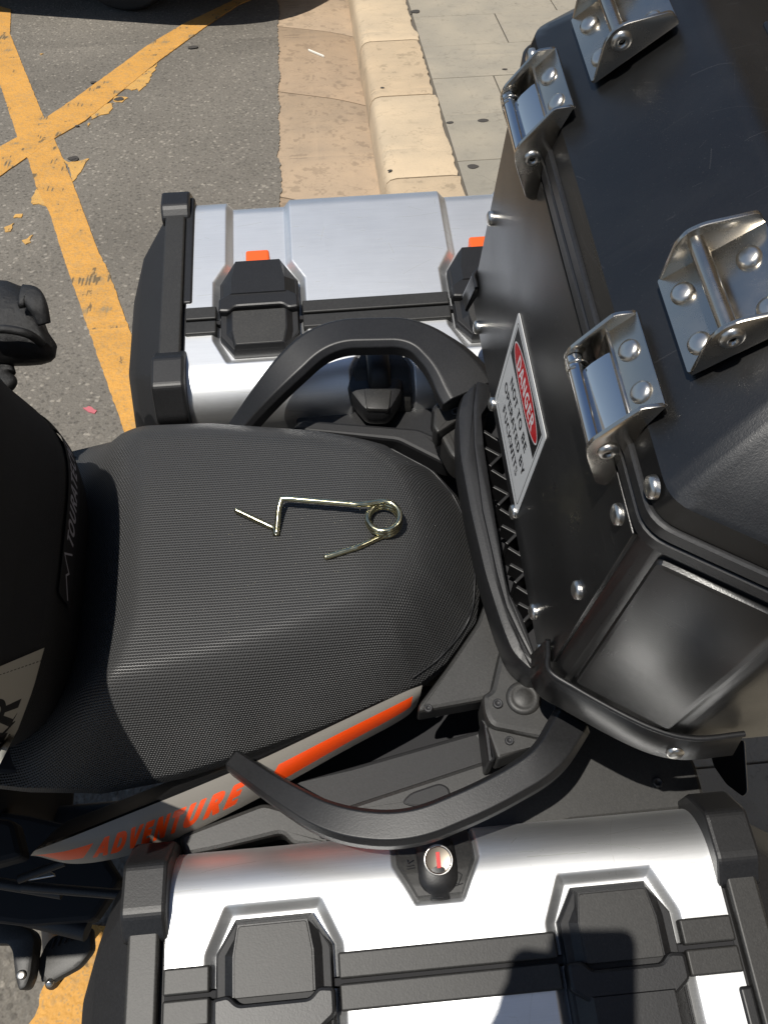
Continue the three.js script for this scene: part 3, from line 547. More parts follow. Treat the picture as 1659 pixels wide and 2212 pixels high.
// ------------------------------------------------------------------ side cases
const PZ0 = 0.02;
function sideCase(s, label) {
  const cse = thing('side_case', label, 'pannier', V(0.057, 0.44, PZ0 + s * 0.39), { group: 'aluminium side cases on the motorcycle' });
  const X0 = -0.168, X1 = 0.282, Y0 = 0.45, YT = 0.82, D0 = 0.232, D1 = 0.566, DG = 0.3445, rI = 0.05, rO = 0.035;
  const pt = (x, y, d) => V(x, y, PZ0 + s * d);
  const fix = g => s > 0 ? g : (() => { const h = g.index ? g : mergeVertices(g); const i = h.index.array; for (let k = 0; k < i.length; k += 3) { const t = i[k]; i[k] = i[k + 1]; i[k + 1] = t; } h.computeVertexNormals(); return h; })();
  // the section: t runs along it, 0 at the split, minus to the wheel, plus to the outside
  const tI = -(DG - D0 - rI), tO = D1 - DG - rO;
  const sec = t => {
    if (t < tI) { const a = Math.min((tI - t) / rI, Math.PI / 2), ex = Math.max(0, tI - t - rI * Math.PI / 2); return [D0 + rI - rI * Math.sin(a), YT - rI + rI * Math.cos(a) - ex, -Math.sin(a), Math.cos(a)]; }
    if (t > tO) { const a = Math.min((t - tO) / rO, Math.PI / 2), ex = Math.max(0, t - tO - rO * Math.PI / 2); return [D1 - rO + rO * Math.sin(a), YT - rO + rO * Math.cos(a) - ex, Math.sin(a), Math.cos(a)]; }
    return [DG + t, YT, 0, 1];
  };
  const latchX = [-0.082, 0.190], lockX = 0.053;
  const recess = [...latchX.map(c => [[c - 0.039, -0.0625], [c + 0.039, -0.0625], [c + 0.055, -0.028], [c + 0.055, 0.062], [c + 0.04, 0.092], [c + 0.04, 0.9], [c - 0.04, 0.9], [c - 0.04, 0.092], [c - 0.055, 0.062], [c - 0.055, -0.028]])];
  const lockR = [[lockX - 0.037, -0.5], [lockX - 0.037, -0.082], [lockX - 0.02, -0.049], [lockX + 0.02, -0.049], [lockX + 0.037, -0.082], [lockX + 0.037, -0.5]];
  const depth = (x, t) => Math.max(...recess.map(P => 0.008 * clamp(-polySDF(x, t, P) / 0.0075))) + 0.004 * sstep(0.0, -0.004, polySDF(x, t, lockR));
  const shell = (t0, t1, nt, xa = X0, xb = X1) => {
    const nx = 320, pos = [], idx = [], uv = [];
    for (let i = 0; i <= nx; i++) for (let j = 0; j <= nt; j++) {
      const x = lerp(xa, xb, i / nx), t = lerp(t0, t1, j / nt), [d, y, nd, ny] = sec(t), q = depth(x, t) - 0.0012 * Math.sin(Math.PI * clamp((t + 0.1) / 0.3));
      const p = pt(x, y - ny * q, d - nd * q); pos.push(p.x, p.y, p.z); uv.push(x, t);
    }
    for (let i = 0; i < nx; i++) for (let j = 0; j < nt; j++) { const a = i * (nt + 1) + j; s > 0 ? idx.push(a, a + 1, a + nt + 1, a + 1, a + nt + 2, a + nt + 1) : idx.push(a, a + nt + 1, a + 1, a + 1, a + nt + 1, a + nt + 2); }
    const g = new THREE.BufferGeometry(); g.setAttribute('position', new THREE.Float32BufferAttribute(pos, 3)); g.setAttribute('uv', new THREE.Float32BufferAttribute(uv, 2)); g.setIndex(idx); g.computeVertexNormals(); return keep(g);
  };
  const body = cse.add('body', shell(tI - rI * 1.57 - 0.3, -0.004, 210), M.alu);
  const lid = cse.add('lid', shell(0.004, tO + rO * 1.57 + 0.3, 250), M.alu);
  cse.add('inner_box', box(X0 + 0.006, X1 - 0.006, Y0, YT - 0.016, Math.min(PZ0 + s * (D0 + 0.012), PZ0 + s * (D1 - 0.012)), Math.max(PZ0 + s * (D0 + 0.012), PZ0 + s * (D1 - 0.012)), 0.02), M.dark);
  // the two black strips along the split, between the latches
  const runs = [[X0, latchX[0] - 0.05], [latchX[0] + 0.05, latchX[1] - 0.05], [latchX[1] + 0.05, X1]];
  const strip = (a, b, t0, t1) => { const z0 = PZ0 + s * (DG + t0), z1 = PZ0 + s * (DG + t1); return box(a, b, YT - 0.006, YT + 0.0055, Math.min(z0, z1), Math.max(z0, z1), 0.002); };
  for (const [a, b] of runs) { cse.add('edge_strip', strip(a, b, -0.0205, -0.0015), M.grey, body); cse.add('edge_strip', strip(a, b, 0.0015, 0.0205), M.grey, lid); }
  cse.add('gasket', box(X0, X1, YT - 0.012, YT - 0.001, Math.min(PZ0 + s * (DG - 0.003), PZ0 + s * (DG + 0.003)), Math.max(PZ0 + s * (DG - 0.003), PZ0 + s * (DG + 0.003)), 0.001), M.dark);
  // flat piece on top of the case: outline in (x, t)
  const topPlate = (P, y, th, bev, r = 0.004) => slab(s > 0 ? P.map(p => [p[0], -(DG + p[1])]) : P.map(p => [p[0], DG + p[1]]), V(0, y, PZ0), V(1, 0, 0), V(0, 0, -1), th, bev, r);
  for (const c of latchX) {
    const fr = (A, B, y0, y1) => { const m = (p, y) => pt(c + p[0], y, DG + p[1]); return crease(boxUV(fix(mergeVertices(loft([A.map(p => m(p, y0 - 0.012)), A.map(p => m(p, y0)), B.map(p => m(p, y1))].reverse())))), 12); };
    const mir = P => [...P, ...P.map(p => [-p[0], p[1]]).reverse()];
    const L = cse.add('latch', fr(mir([[0.030, 0.084], [0.0465, 0.055], [0.0465, 0.02]]), mir([[0.026, 0.079], [0.031, 0.05], [0.031, 0.028]]), 0.822, 0.836), M.black);
    cse.add('latch_bed', topPlate([[c - 0.028, 0.08], [c + 0.028, 0.08], [c + 0.0445, 0.053], [c + 0.0445, -0.026], [c + 0.029, -0.049], [c - 0.029, -0.049], [c - 0.0445, -0.026], [c - 0.0445, 0.053]], 0.8255, 0.016, 0.001, 0.003), M.blackMatt, L);
    cse.add('latch_lip', topPlate([[c - 0.0465, 0.0035], [c - 0.034, 0.002], [c - 0.027, 0.009], [c + 0.027, 0.009], [c + 0.034, 0.002], [c + 0.0465, 0.0035], [c + 0.0465, 0.022], [c + 0.03, 0.034], [c - 0.03, 0.034], [c - 0.0465, 0.022]], 0.8345, 0.02, 0.0028, 0.003), M.black, L);
    cse.add('latch_base', fr(mir([[0.046, 0.004], [0.046, -0.027], [0.0305, -0.0515]]), mir([[0.0315, 0.004], [0.0315, -0.024], [0.0275, -0.046]]), 0.8195, 0.8305), M.black, L);
    cse.add('latch_pad', topPlate([[c - 0.0305, 0.005], [c + 0.0305, 0.005], [c + 0.0305, -0.0235], [c + 0.0268, -0.045], [c - 0.0268, -0.045], [c - 0.0305, -0.0235]], 0.8312, 0.004, 0.0006, 0.002), s > 0 ? M.grey : M.pad, L);
    cse.add('release_tab', topPlate([[c - 0.0145, 0.101], [c + 0.0135, 0.101], [c + 0.0145, 0.07], [c - 0.0145, 0.07]], 0.832, 0.018, 0.0025, 0.003), M.orange, L);
  }
  // lock plate bent over the inner edge
  {
    const P = [[-0.033, -0.083], [-0.018, -0.0525], [0.018, -0.0525], [0.033, -0.083], [0.033, -0.118], [-0.033, -0.118]];
    const rings = [], n = 26, m = 24;
    for (let i = 0; i <= n; i++) {
      const t = lerp(-0.0525, -0.135, i / n), hw = t > -0.083 ? lerp(0.018, 0.033, (-0.0525 - t) / 0.0305) : 0.033, ring = [];
      const [d, y, nd, ny] = sec(t), e = i === 0 ? -0.002 : 0.0028;
      for (let k = 0; k <= m; k++) { const x = lockX + lerp(-hw, hw, k / m), q = (k === 0 || k === m) ? -0.003 : e; ring.push(pt(x, y + ny * q, d + nd * q)); }
      rings.push(ring);
    }
    const lp = cse.add('lock_plate', crease(boxUV(fix(loft(rings, false, false, false))), 30), M.grey);
    const [d, y, nd, ny] = sec(-0.093), at = pt(lockX, y, d), N = V(0, ny, s * nd * 0.4).normalize();
    if (s > 0) {
      cse.add('lock_boss', sweep([pt(lockX, 0.818, 0.2925), pt(lockX, 0.822, 0.282), pt(lockX, 0.824, 0.266), pt(lockX, 0.815, 0.248)], t => [lerp(0.008, 0.016, sstep(0, 0.45, t)), lerp(0.003, 0.0065, sstep(0, 0.4, t))], { pow: 2, seg: 24 }), M.black, lp);
      const bosY = pt(lockX + 0.001, 0.8305, 0.264), ax = V(0, 1, 0.18).normalize();
      const cyl = cse.add('lock_cylinder', lathe([[0.0001, 0.001], [0.0098, 0.001], [0.0102, 0.0025], [0.0115, 0.0022], [0.012, -0.001], [0.012, -0.012]], bosY, ax, 32), new THREE.MeshStandardMaterial({ color: new THREE.Color(0.2, 0.175, 0.145), metalness: 1, roughness: 0.38 }), lp);
      cse.add('lock_rim', new THREE.TorusGeometry(0.0112, 0.001, 8, 36).applyQuaternion(new THREE.Quaternion().setFromUnitVectors(V(0, 0, 1), ax)).translate(bosY.x + ax.x * 0.002, bosY.y + ax.y * 0.002, bosY.z + ax.z * 0.002), M.rivet, cyl);
      cse.add('key_slot', plate([[-0.0016, -0.0062], [0.0016, -0.0062], [0.0016, 0.0062], [-0.0016, 0.0062]].map(p => bosY.clone().add(V(p[0], 0, 0)).addScaledVector(V(0, -0.18, 1).normalize(), p[1]).addScaledVector(ax, 0.0016)), ax, 0.001, 0.0002), M.red, cyl);
    } else {
      cse.add('lock_boss', sweep([pt(lockX - 0.004, 0.822, 0.285), pt(lockX - 0.004, 0.826, 0.268), pt(lockX - 0.004, 0.818, 0.248), pt(lockX - 0.004, 0.796, 0.233)], t => [0.013, lerp(0.003, 0.0065, Math.sin(Math.PI * clamp(t)))], { pow: 2.2, seg: 24 }), M.black, lp);
      cse.add('lock_arm', crease(boxUV(plate([[752, 805], [768, 796], [852, 798], [870, 806], [872, 838], [842, 888], [788, 886], [750, 838]].map(p => bY(p[0], p[1], 0.812)), UP, 0.03, 0.007, 0.004)), 35), M.black, lp);
      cse.add('lock_arm_pad', crease(boxUV(plate([[786, 838], [846, 840], [840, 884], [792, 882]].map(p => bY(p[0], p[1], 0.8145)), UP, 0.008, 0.002, 0.003)), 35), M.grey, lp);
    }
    // moulded pictograms: engraved lines on the plate
    if (s > 0) {
      const ink = M.dark, seg = (x, z, x2, z2) => cse.add('pictogram', bar(V(x, 0.8232, z), V(x2, 0.8232, z2), 0.00045, 5), ink, lp);
      for (const [a, b, c2, d2] of [[0.049, 0.3105, 0.056, 0.3105], [0.0495, 0.3085, 0.0555, 0.3085], [0.05, 0.3085, 0.05, 0.303], [0.055, 0.3085, 0.055, 0.303], [0.0488, 0.303, 0.0562, 0.303], [0.0505, 0.303, 0.0525, 0.2985], [0.0545, 0.303, 0.0525, 0.2985], [0.0655, 0.303, 0.0725, 0.3015], [0.0655, 0.3, 0.0695, 0.2925], [0.0695, 0.2925, 0.0725, 0.295], [0.0725, 0.295, 0.0685, 0.302], [0.0655, 0.3, 0.0685, 0.302], [0.028, 0.2865, 0.0345, 0.286], [0.028, 0.2845, 0.034, 0.284], [0.029, 0.2825, 0.0285, 0.279], [0.029, 0.2825, 0.0335, 0.28]]) seg(a, b + 0.001, c2, d2 + 0.001);
    }
  }
  // black plastic ends: frame, corner guards and bulged cover
  for (const e of [-1, 1]) {
    const xf = e < 0 ? X0 : X1, X = q => xf + e * q;
    const out = (x, ins, yt, yb, rr = 0.03) => {
      const a = D0 + ins, b = D1 - ins, ring = [], P = roundPoly([[a + rr, yb], [b - rr, yb], [b, yb + rr], [b, yt - rr], [b - rr, yt], [a + rr, yt], [a, yt - rr], [a, yb + rr]], 0.006, 3); for (const p of P) ring.push(pt(x, p[1], p[0])); return ring;
    };
    const ends = cse.add('end_cover', crease(boxUV(fix(mergeVertices(loft(e * 1 > 0 ? [out(X(0), 0.004, YT - 0.004, Y0 + 0.004), out(X(0.03), 0.004, YT - 0.004, Y0 + 0.004), out(X(0.09), 0.022, YT - 0.035, Y0 + 0.03, 0.05), out(X(0.125), 0.045, YT - 0.075, Y0 + 0.06, 0.06)] : [out(X(0.084), 0.045, YT - 0.075, Y0 + 0.06, 0.06), out(X(0.064), 0.022, YT - 0.035, Y0 + 0.03, 0.05), out(X(0.03), 0.004, YT - 0.004, Y0 + 0.004), out(X(0), 0.004, YT - 0.004, Y0 + 0.004)])))), 25), M.blackMatt);
    const rail = (z0, z1, x0, x1, y0, y1, r) => box(Math.min(X(x0), X(x1)), Math.max(X(x0), X(x1)), y0, y1, Math.min(PZ0 + s * z0, PZ0 + s * z1), Math.max(PZ0 + s * z0, PZ0 + s * z1), r);
    cse.add('end_frame', merge([rail(D0 + 0.03, D1 - 0.02, 0.004, 0.029, YT - 0.02, YT + 0.006, 0.003), rail(D0 - 0.003, D0 + 0.02, 0.004, 0.029, Y0, YT - 0.03, 0.003), rail(D1 - 0.02, D1 + 0.003, 0.004, 0.029, Y0, YT - 0.03, 0.003)]), M.grey, ends);
    cse.add('end_seal', rail(DG + 0.03, D1 - 0.01, -0.007, 0.004, YT - 0.02, YT + 0.0035, 0.003), M.black, ends);
    for (const [a, b, sgn] of [[D0 - 0.008, D0 + 0.072, 1], [D1 - 0.05, D1 + 0.012, -1]]) {
      // corner guard: raised block with sloping ends
      const prof = sgn > 0 ? [[a, YT - 0.075], [a, YT - 0.02], [a + 0.022, YT + 0.012], [b - 0.02, YT + 0.016], [b, YT + 0.002], [b, YT - 0.02], [a + 0.03, YT - 0.03], [a + 0.02, YT - 0.08]] : [[a, YT - 0.01], [a, YT + 0.004], [a + 0.014, YT + 0.014], [b - 0.02, YT + 0.012], [b, YT - 0.015], [b, YT - 0.075], [b - 0.02, YT - 0.08], [b - 0.03, YT - 0.03]];
      const P = s > 0 ? prof.map(p => [-p[0], p[1]]) : prof.map(p => [p[0], p[1]]);
      // plane with normal +x: u = -z, w = y
      const g = slab(P, V(X(e > 0 ? 0.034 : -0.002), 0, PZ0), V(0, 0, -1), V(0, 1, 0), 0.036, 0.003, 0.005);
      cse.add('corner_guard', g, M.black, ends);
    }
  }
  return cse;
}
sideCase(1, 'silver aluminium side case with a red key slot in its lock, beside the orange lettering');
sideCase(-1, 'silver aluminium side case with orange release tabs, on the kerb side of the seat');

// ------------------------------------------------------------------ top case
const XF = y => 0.148 + 0.06 * (y - 0.92);
const topCase = thing('top_case', 'large black metal top case with steel latches and a white warning sticker', 'top case', V(0.35, 0.92, -0.035));
{
  const ZN = 0.175, ZF = -0.243, CXD = 0.08, CZD = 0.055, LEN = 0.42;
  function outline(y, inset) {
    const x = XF(y), r = x + LEN; const P = [[x, ZN], [x + CXD, ZN + CZD], [r - 0.05, ZN + CZD], [r, ZN], [r, ZF], [r - 0.05, ZF - CZD], [x + CXD, ZF - CZD], [x, ZF]];
    if (!inset) return P;
    const n = P.length, L = P.map((p, i) => { const q = P[(i + 1) % n], dx = q[0] - p[0], dz = q[1] - p[1], l = Math.hypot(dx, dz); return [p[0] + dz / l * inset, p[1] - dx / l * inset, dx / l, dz / l]; });
    return L.map((b, i) => { const a = L[(i + n - 1) % n], det = a[2] * b[3] - a[3] * b[2], t = ((b[0] - a[0]) * b[3] - (b[1] - a[1]) * b[2]) / det; return [a[0] + a[2] * t, a[1] + a[3] * t]; });
  }
  const sgn = (() => { const a = outline(1, 0.01)[0]; return a[0] > XF(1) ? 1 : -1; })();
  const ring = (y, inset, r = 0.014) => roundPoly(outline(y, inset * sgn), r, 5).map(p => V(p[0], y, p[1]));
  const shell = list => crease(boxUV(loft(list.map(([y, i, r]) => ring(y, i, r)).reverse())), 28);
  const body = topCase.add('case_body', shell([[0.917, 0.006], [0.92, 0.001], [0.922, 0], [1.1625, 0], [1.1635, 0.001]]), M.coat);
  topCase.add('seal', shell([[1.1635, 0.005], [1.19, 0.005]]), M.dark);
  topCase.add('rim', shell([[1.164, -0.0015], [1.165, -0.003], [1.173, -0.003], [1.174, -0.0015]]), M.black, body);
  const lid = topCase.add('lid', shell([[1.187, 0.001], [1.188, 0.000], [1.203, 0.003, 0.013], [1.2055, 0.0055, 0.013], [1.2095, 0.0105, 0.013], [1.263, 0.074, 0.013], [1.2665, 0.079, 0.013], [1.2685, 0.085, 0.013], [1.269, 0.092, 0.02]]), M.coat);
  topCase.add('rim', shell([[1.1765, -0.0015], [1.1775, -0.003], [1.186, -0.003], [1.187, -0.0015]]), M.black, lid);
  for (const z of [-0.1, 0.02]) topCase.add('lid_rib', box(0.285, 0.5, 1.265, 1.2715, z - 0.03, z + 0.03, 0.003), M.coat, lid);
  // pressed corner panel with a gap round it
  const N1 = V(-CZD, 0.06 * CZD, CXD).normalize();
  const fp = (u, y) => V(XF(y) + CXD * u, y, ZN + CZD * u);
  topCase.add('corner_panel', crease(boxUV(plate([fp(0.16, 0.962), fp(0.93, 0.962), fp(0.93, 1.158), fp(0.13, 1.158)], N1, 0.010, 0.0035, 0.006).translate(N1.x * 0.0055, N1.y * 0.0055, N1.z * 0.0055)), 30), M.coat, body);
  topCase.add('front_sheet', crease(boxUV(plate([V(XF(0.957) - 0.0022, 0.957, ZN - 0.006), V(XF(1.16) - 0.0022, 1.16, ZN - 0.006), V(XF(1.16) - 0.0022, 1.16, ZF + 0.004), V(XF(0.924) - 0.0022, 0.924, ZF + 0.004), V(XF(0.924) - 0.0022, 0.924, ZN - 0.03)], V(-1, 0.06, 0).normalize(), 0.004, 0.0008, 0.002)), 30), M.coat, body);
  // folded guards round the lower corners
  for (const s of [1, -1]) {
    const zc = s > 0 ? ZN : ZF, o = 0.0045, path = (y, q) => [V(XF(y) - q, y + (s > 0 ? 0.016 : 0), zc - s * 0.02), V(XF(y) - q, y + (s > 0 ? 0.008 : 0), zc - s * 0.012), V(XF(y) - q, y, zc - s * 0.002), V(XF(y) + CXD * 0.2 - q * 0.6, y, zc + s * (CZD * 0.2 + q * 0.8)), V(XF(y) + CXD * 0.85 - q * 0.6, y, zc + s * (CZD * 0.85 + q * 0.8)), V(XF(y) + CXD * 1.15, y, zc + s * (CZD + q)), V(XF(y) + CXD + 0.05, y, zc + s * (CZD + q))];
    const base = new THREE.CatmullRomCurve3(path(0.94, 0.001), false, 'centripetal'), rg = [], secG = [[0.0015, 0.014], [0.004, 0.0125], [0.0055, 0.009], [0.0115, -0.016], [0.011, -0.0185], [0.009, -0.019], [0.0005, 0.004]];
    for (let i = 0; i <= 60; i++) { const p = base.getPoint(i / 60), T = base.getTangent(i / 60).setY(0).normalize(), n = T.cross(UP).multiplyScalar(s > 0 ? 1 : -1); rg.push(secG.map(q => p.clone().addScaledVector(n, q[0]).add(V(0, q[1], 0)))); }
    const gd = topCase.add('corner_guard', crease(boxUV(loft(rg)), 35), M.coat);
    topCase.add('guard_bead', tube(path(0.9535, 0.0045), 0.0022, 60, 8), M.black, gd);
    topCase.add('guard_rivet', lathe([[0.0001, 0.0032], [0.005, 0.0028], [0.0072, 0.001], [0.0074, -0.002]], V(XF(0.93) + CXD + 0.005, 0.932, zc + s * (CZD + 0.0085)), V(0, 0.25, s), 18), M.rivet, gd);
  }
  // rivets on the front
  const rv = new THREE.LatheGeometry([[0.0001, 0.0034], [0.004, 0.0031], [0.0063, 0.0018], [0.0068, 0], [0.0068, -0.002]].map(p => new THREE.Vector2(...p)), 22), NF = V(-1, 0.06, 0).normalize();
  for (const [y, z] of [[1.037, -0.227], [0.926, -0.197], [0.93, -0.098], [0.934, 0.022], [0.938, 0.118], [1.053, 0.153], [1.15, 0.15], [0.936, 0.152]]) topCase.put('rivet', rv, M.rivet, V(XF(y) - 0.0038, y, z), NF, body);
  for (const p of [[1437, 1010], [1155, 98]]) { const q = onPlane(p[0], p[1], V(XF(1.197), 1.197, 0), NF); topCase.put('rivet', rv, M.rivet, V(XF(1.196) - 0.001, 1.1962, clamp(q.z, -0.235, 0.168)), NF, lid); }
  // warning sticker
  {
    const W = 976, H = 896, c = document.createElement('canvas'); c.width = W; c.height = H; const x = c.getContext('2d');
    x.fillStyle = '#d8d8d6'; x.fillRect(0, 0, W, H);
    x.strokeStyle = '#1a1a1a'; x.lineWidth = 7; x.beginPath(); x.roundRect ? x.roundRect(48, 48, W - 96, H - 96, 22) : x.rect(48, 48, W - 96, H - 96); x.stroke();
    x.fillStyle = '#141414'; x.fillRect(66, 66, W - 132, 260);
    x.fillStyle = '#e4e2e0'; x.beginPath(); x.ellipse(W / 2, 196, 400, 112, 0, 0, 7); x.fill();
    x.fillStyle = '#c8141c'; x.beginPath(); x.ellipse(W / 2, 196, 388, 100, 0, 0, 7); x.fill();
    x.fillStyle = '#ececea'; x.textAlign = 'center'; x.textBaseline = 'middle'; x.font = 'bold 140px sans-serif'; x.save(); x.translate(W / 2, 204); x.scale(0.95, 1.12); x.fillText('DANGER', 0, 0); x.restore();
    x.fillStyle = '#16161a'; x.font = 'bold 114px sans-serif'; const L = [['NOT TO BE', 432], ['OPERATED BY', 578], ['FUCKWITS', 722]];
    for (const [s, y] of L) { x.fillText(s, W / 2, y); x.lineWidth = 2.5; x.strokeStyle = '#16161a'; x.strokeText(s, W / 2, y); }
    // print rubbed away on the last line
    x.fillStyle = '#d8d8d6'; for (let k = 0; k < 22; k++) { const a = 480 + 70 * vnoise(k * 3.1, 1) - 30, b = 690 + 70 * vnoise(k * 2.7, 5); x.beginPath(); x.ellipse(a, b, 9 * vnoise(k, 9), 3, 0.6, 0, 7); x.fill(); }
    for (let k = 0; k < 14; k++) { x.beginPath(); x.ellipse(720 + 60 * vnoise(k * 3.3, 2), 680 + 80 * vnoise(k * 1.7, 6), 10 * vnoise(k, 3), 3, 0.5, 0, 7); x.fill(); }
    const t = new THREE.CanvasTexture(c); t.colorSpace = THREE.SRGBColorSpace; t.anisotropy = 8;
    const sy0 = 0.941, sy1 = 1.056, sz0 = -0.0965, sz1 = 0.029;
    const g = slab([[0, 0], [sz1 - sz0, 0], [sz1 - sz0, (sy1 - sy0) * 1.0018], [0, (sy1 - sy0) * 1.0018]], V(XF(sy0) - 0.0032, sy0, sz0), V(0, 0, 1), V(0.06, 1, 0).normalize(), 0.0006, 0, 0.004);
    const p = g.attributes.position, uv = new Float32Array(p.count * 2); for (let i = 0; i < p.count; i++) { uv[i * 2] = (p.getZ(i) - sz0) / (sz1 - sz0); uv[i * 2 + 1] = (p.getY(i) - sy0) / (sy1 - sy0); } g.setAttribute('uv', new THREE.BufferAttribute(uv, 2));
    const st = thing('warning_sticker', 'white rectangular danger sticker with red oval on the top case front', 'sticker', V(XF(sy0) - 0.0032, sy0, (sz0 + sz1) / 2));
    st.add('print', keep(g), new THREE.MeshPhysicalMaterial({ map: t, roughness: 0.35, clearcoat: 0.6, clearcoatRoughness: 0.12 }));
  }
  // steel over-centre latches on the front
  function latch(z0, z1) {
    const q = (o, y, z) => V(XF(1.19) - o, y, z);
    const back = topCase.add('latch', crease(boxUV(plate([q(0.006, 1.18, z0), q(0.006, 1.206, z0), q(0.006, 1.206, z1), q(0.006, 1.18, z1)], V(-1, 0, 0), 0.004, 0.0008, 0.002)), 30), M.steel);
    topCase.add('latch_flange', crease(boxUV(plate([q(0.005, 1.205, z0), q(-0.009, 1.2205, z0), q(-0.009, 1.2205, z1), q(0.005, 1.205, z1)], V(-0.742, 0.67, 0), 0.003, 0.0006, 0.001)), 30), M.steel, back);
    for (const z of [z0, z1]) {
      const P = [[0.0, 1.152], [-0.002, 1.2], [-0.01, 1.2205], [0.004, 1.219], [0.0245, 1.192], [0.0265, 1.184], [0.024, 1.174], [0.013, 1.146], [0.006, 1.142]];
      topCase.add('latch_cheek', crease(boxUV(slab(P.map(([o, y]) => [XF(1.19) - o, y]), V(0, 0, z + 0.0015), V(1, 0, 0), V(0, 1, 0), 0.003, 0.0007, 0.003)), 30), M.steel, back);
    }
    const hook = [[0.003, 1.205], [0.008, 1.2015], [0.0145, 1.1945], [0.019, 1.187], [0.0205, 1.18], [0.0195, 1.172], [0.016, 1.16], [0.012, 1.15]], R = [];
    for (const z of [z0 + 0.0145, z1 - 0.003]) R.push(hook.map(([o, y]) => q(o, y, z)));
    const hk = []; hook.forEach((h, i) => hk.push([q(h[0], h[1], z0 + 0.0145), q(h[0], h[1], z1 - 0.004), q(h[0] - 0.002, h[1] - 0.001, z1 - 0.004), q(h[0] - 0.002, h[1] - 0.001, z0 + 0.0145)]));
    topCase.add('latch_hook', crease(boxUV(loft(hk)), 50), M.polished, back);
    topCase.add('latch_roller', bar(q(0.0205, 1.184, z0 + 0.002), q(0.0205, 1.184, z1 - 0.002), 0.0052, 20), M.polished, back);
    topCase.add('latch_spring', tube(Array.from({ length: 40 }, (_, k) => { const a = k / 39 * Math.PI * 2.2 + 0.4; return q(0.0195 + 0.0056 * Math.cos(a), 1.184 + 0.0056 * Math.sin(a), z0 + 0.007 + k * 0.00012); }), 0.0012, 80, 6), M.steel, back);
    topCase.add('latch_pivot', lathe([[0.0018, 0.0012], [0.0024, 0.0028], [0.0042, 0.003], [0.0062, 0.0018], [0.0064, 0]], q(0.0135, 1.181, z1 + 0.0015), V(0, 0, 1), 22), M.rivet, back);
    for (const f of [0.33, 0.78]) topCase.put('latch_rivet', rv, M.rivet, q(-0.0016, 1.2125, lerp(z0, z1, f)), V(-0.742, 0.67, 0), back);
  }
  latch(-0.192, -0.127); latch(0.058, 0.124);
  // lashing brackets on the sloping front of the lid: two ears with a rod between them
  const SO = V(0.1725, 1.2075, 0), E1 = V(0.769, 0.639, 0).normalize(), EN = V(-0.639, 0.769, 0).normalize();
  const sp = (a, n, z) => SO.clone().addScaledVector(E1, a).addScaledVector(EN, n).add(V(0, 0, z));
  function bracket(z0, z1) {
    const s0 = 0.0235, s1 = 0.086;
    const b = topCase.add('lashing_bracket', crease(boxUV(plate([sp(s0, 0.006, z0), sp(s1, 0.006, z0), sp(s1, 0.006, z1), sp(s0, 0.006, z1)], EN, 0.003, 0.0007, 0.002)), 30), M.steel);
    topCase.add('bracket_spacer', plate([sp(s0 + 0.006, 0.0035, z0 + 0.008), sp(s1 - 0.006, 0.0035, z0 + 0.008), sp(s1 - 0.006, 0.0035, z1 - 0.008), sp(s0 + 0.006, 0.0035, z1 - 0.008)], EN, 0.007), M.rubber, b);
    for (const z of [z0, z1]) {
      const P = [[s0, 0.004], [s0 + 0.02, 0.0255], [s0 + 0.028, 0.029], [s0 + 0.037, 0.0275], [s1, 0.0145], [s1, 0.004]];
      topCase.add('bracket_ear', crease(boxUV(slab(P, SO.clone().add(V(0, 0, z + 0.0015)), E1, EN, 0.003, 0.0007, 0.003)), 30), M.steel, b);
    }
    topCase.add('bracket_rod', bar(sp(s0 + 0.029, 0.0195, z0), sp(s0 + 0.029, 0.0195, z1), 0.0048, 22), M.steel, b);
    topCase.add('rod_end', lathe([[0.002, 0.001], [0.0026, 0.0028], [0.0046, 0.003], [0.0066, 0.0016], [0.0068, 0]], sp(s0 + 0.029, 0.0195, z1 + 0.0015), V(0, 0, 1), 22), M.rivet, b);
    for (const a of [s0 + 0.011, s1 - 0.014]) for (const f of [0.27, 0.8]) topCase.put('bracket_rivet', rv, M.rivet, sp(a, 0.0068, lerp(z0, z1, f)), EN, b);
  }
  bracket(-0.213, -0.141); bracket(0.042, 0.110);
}

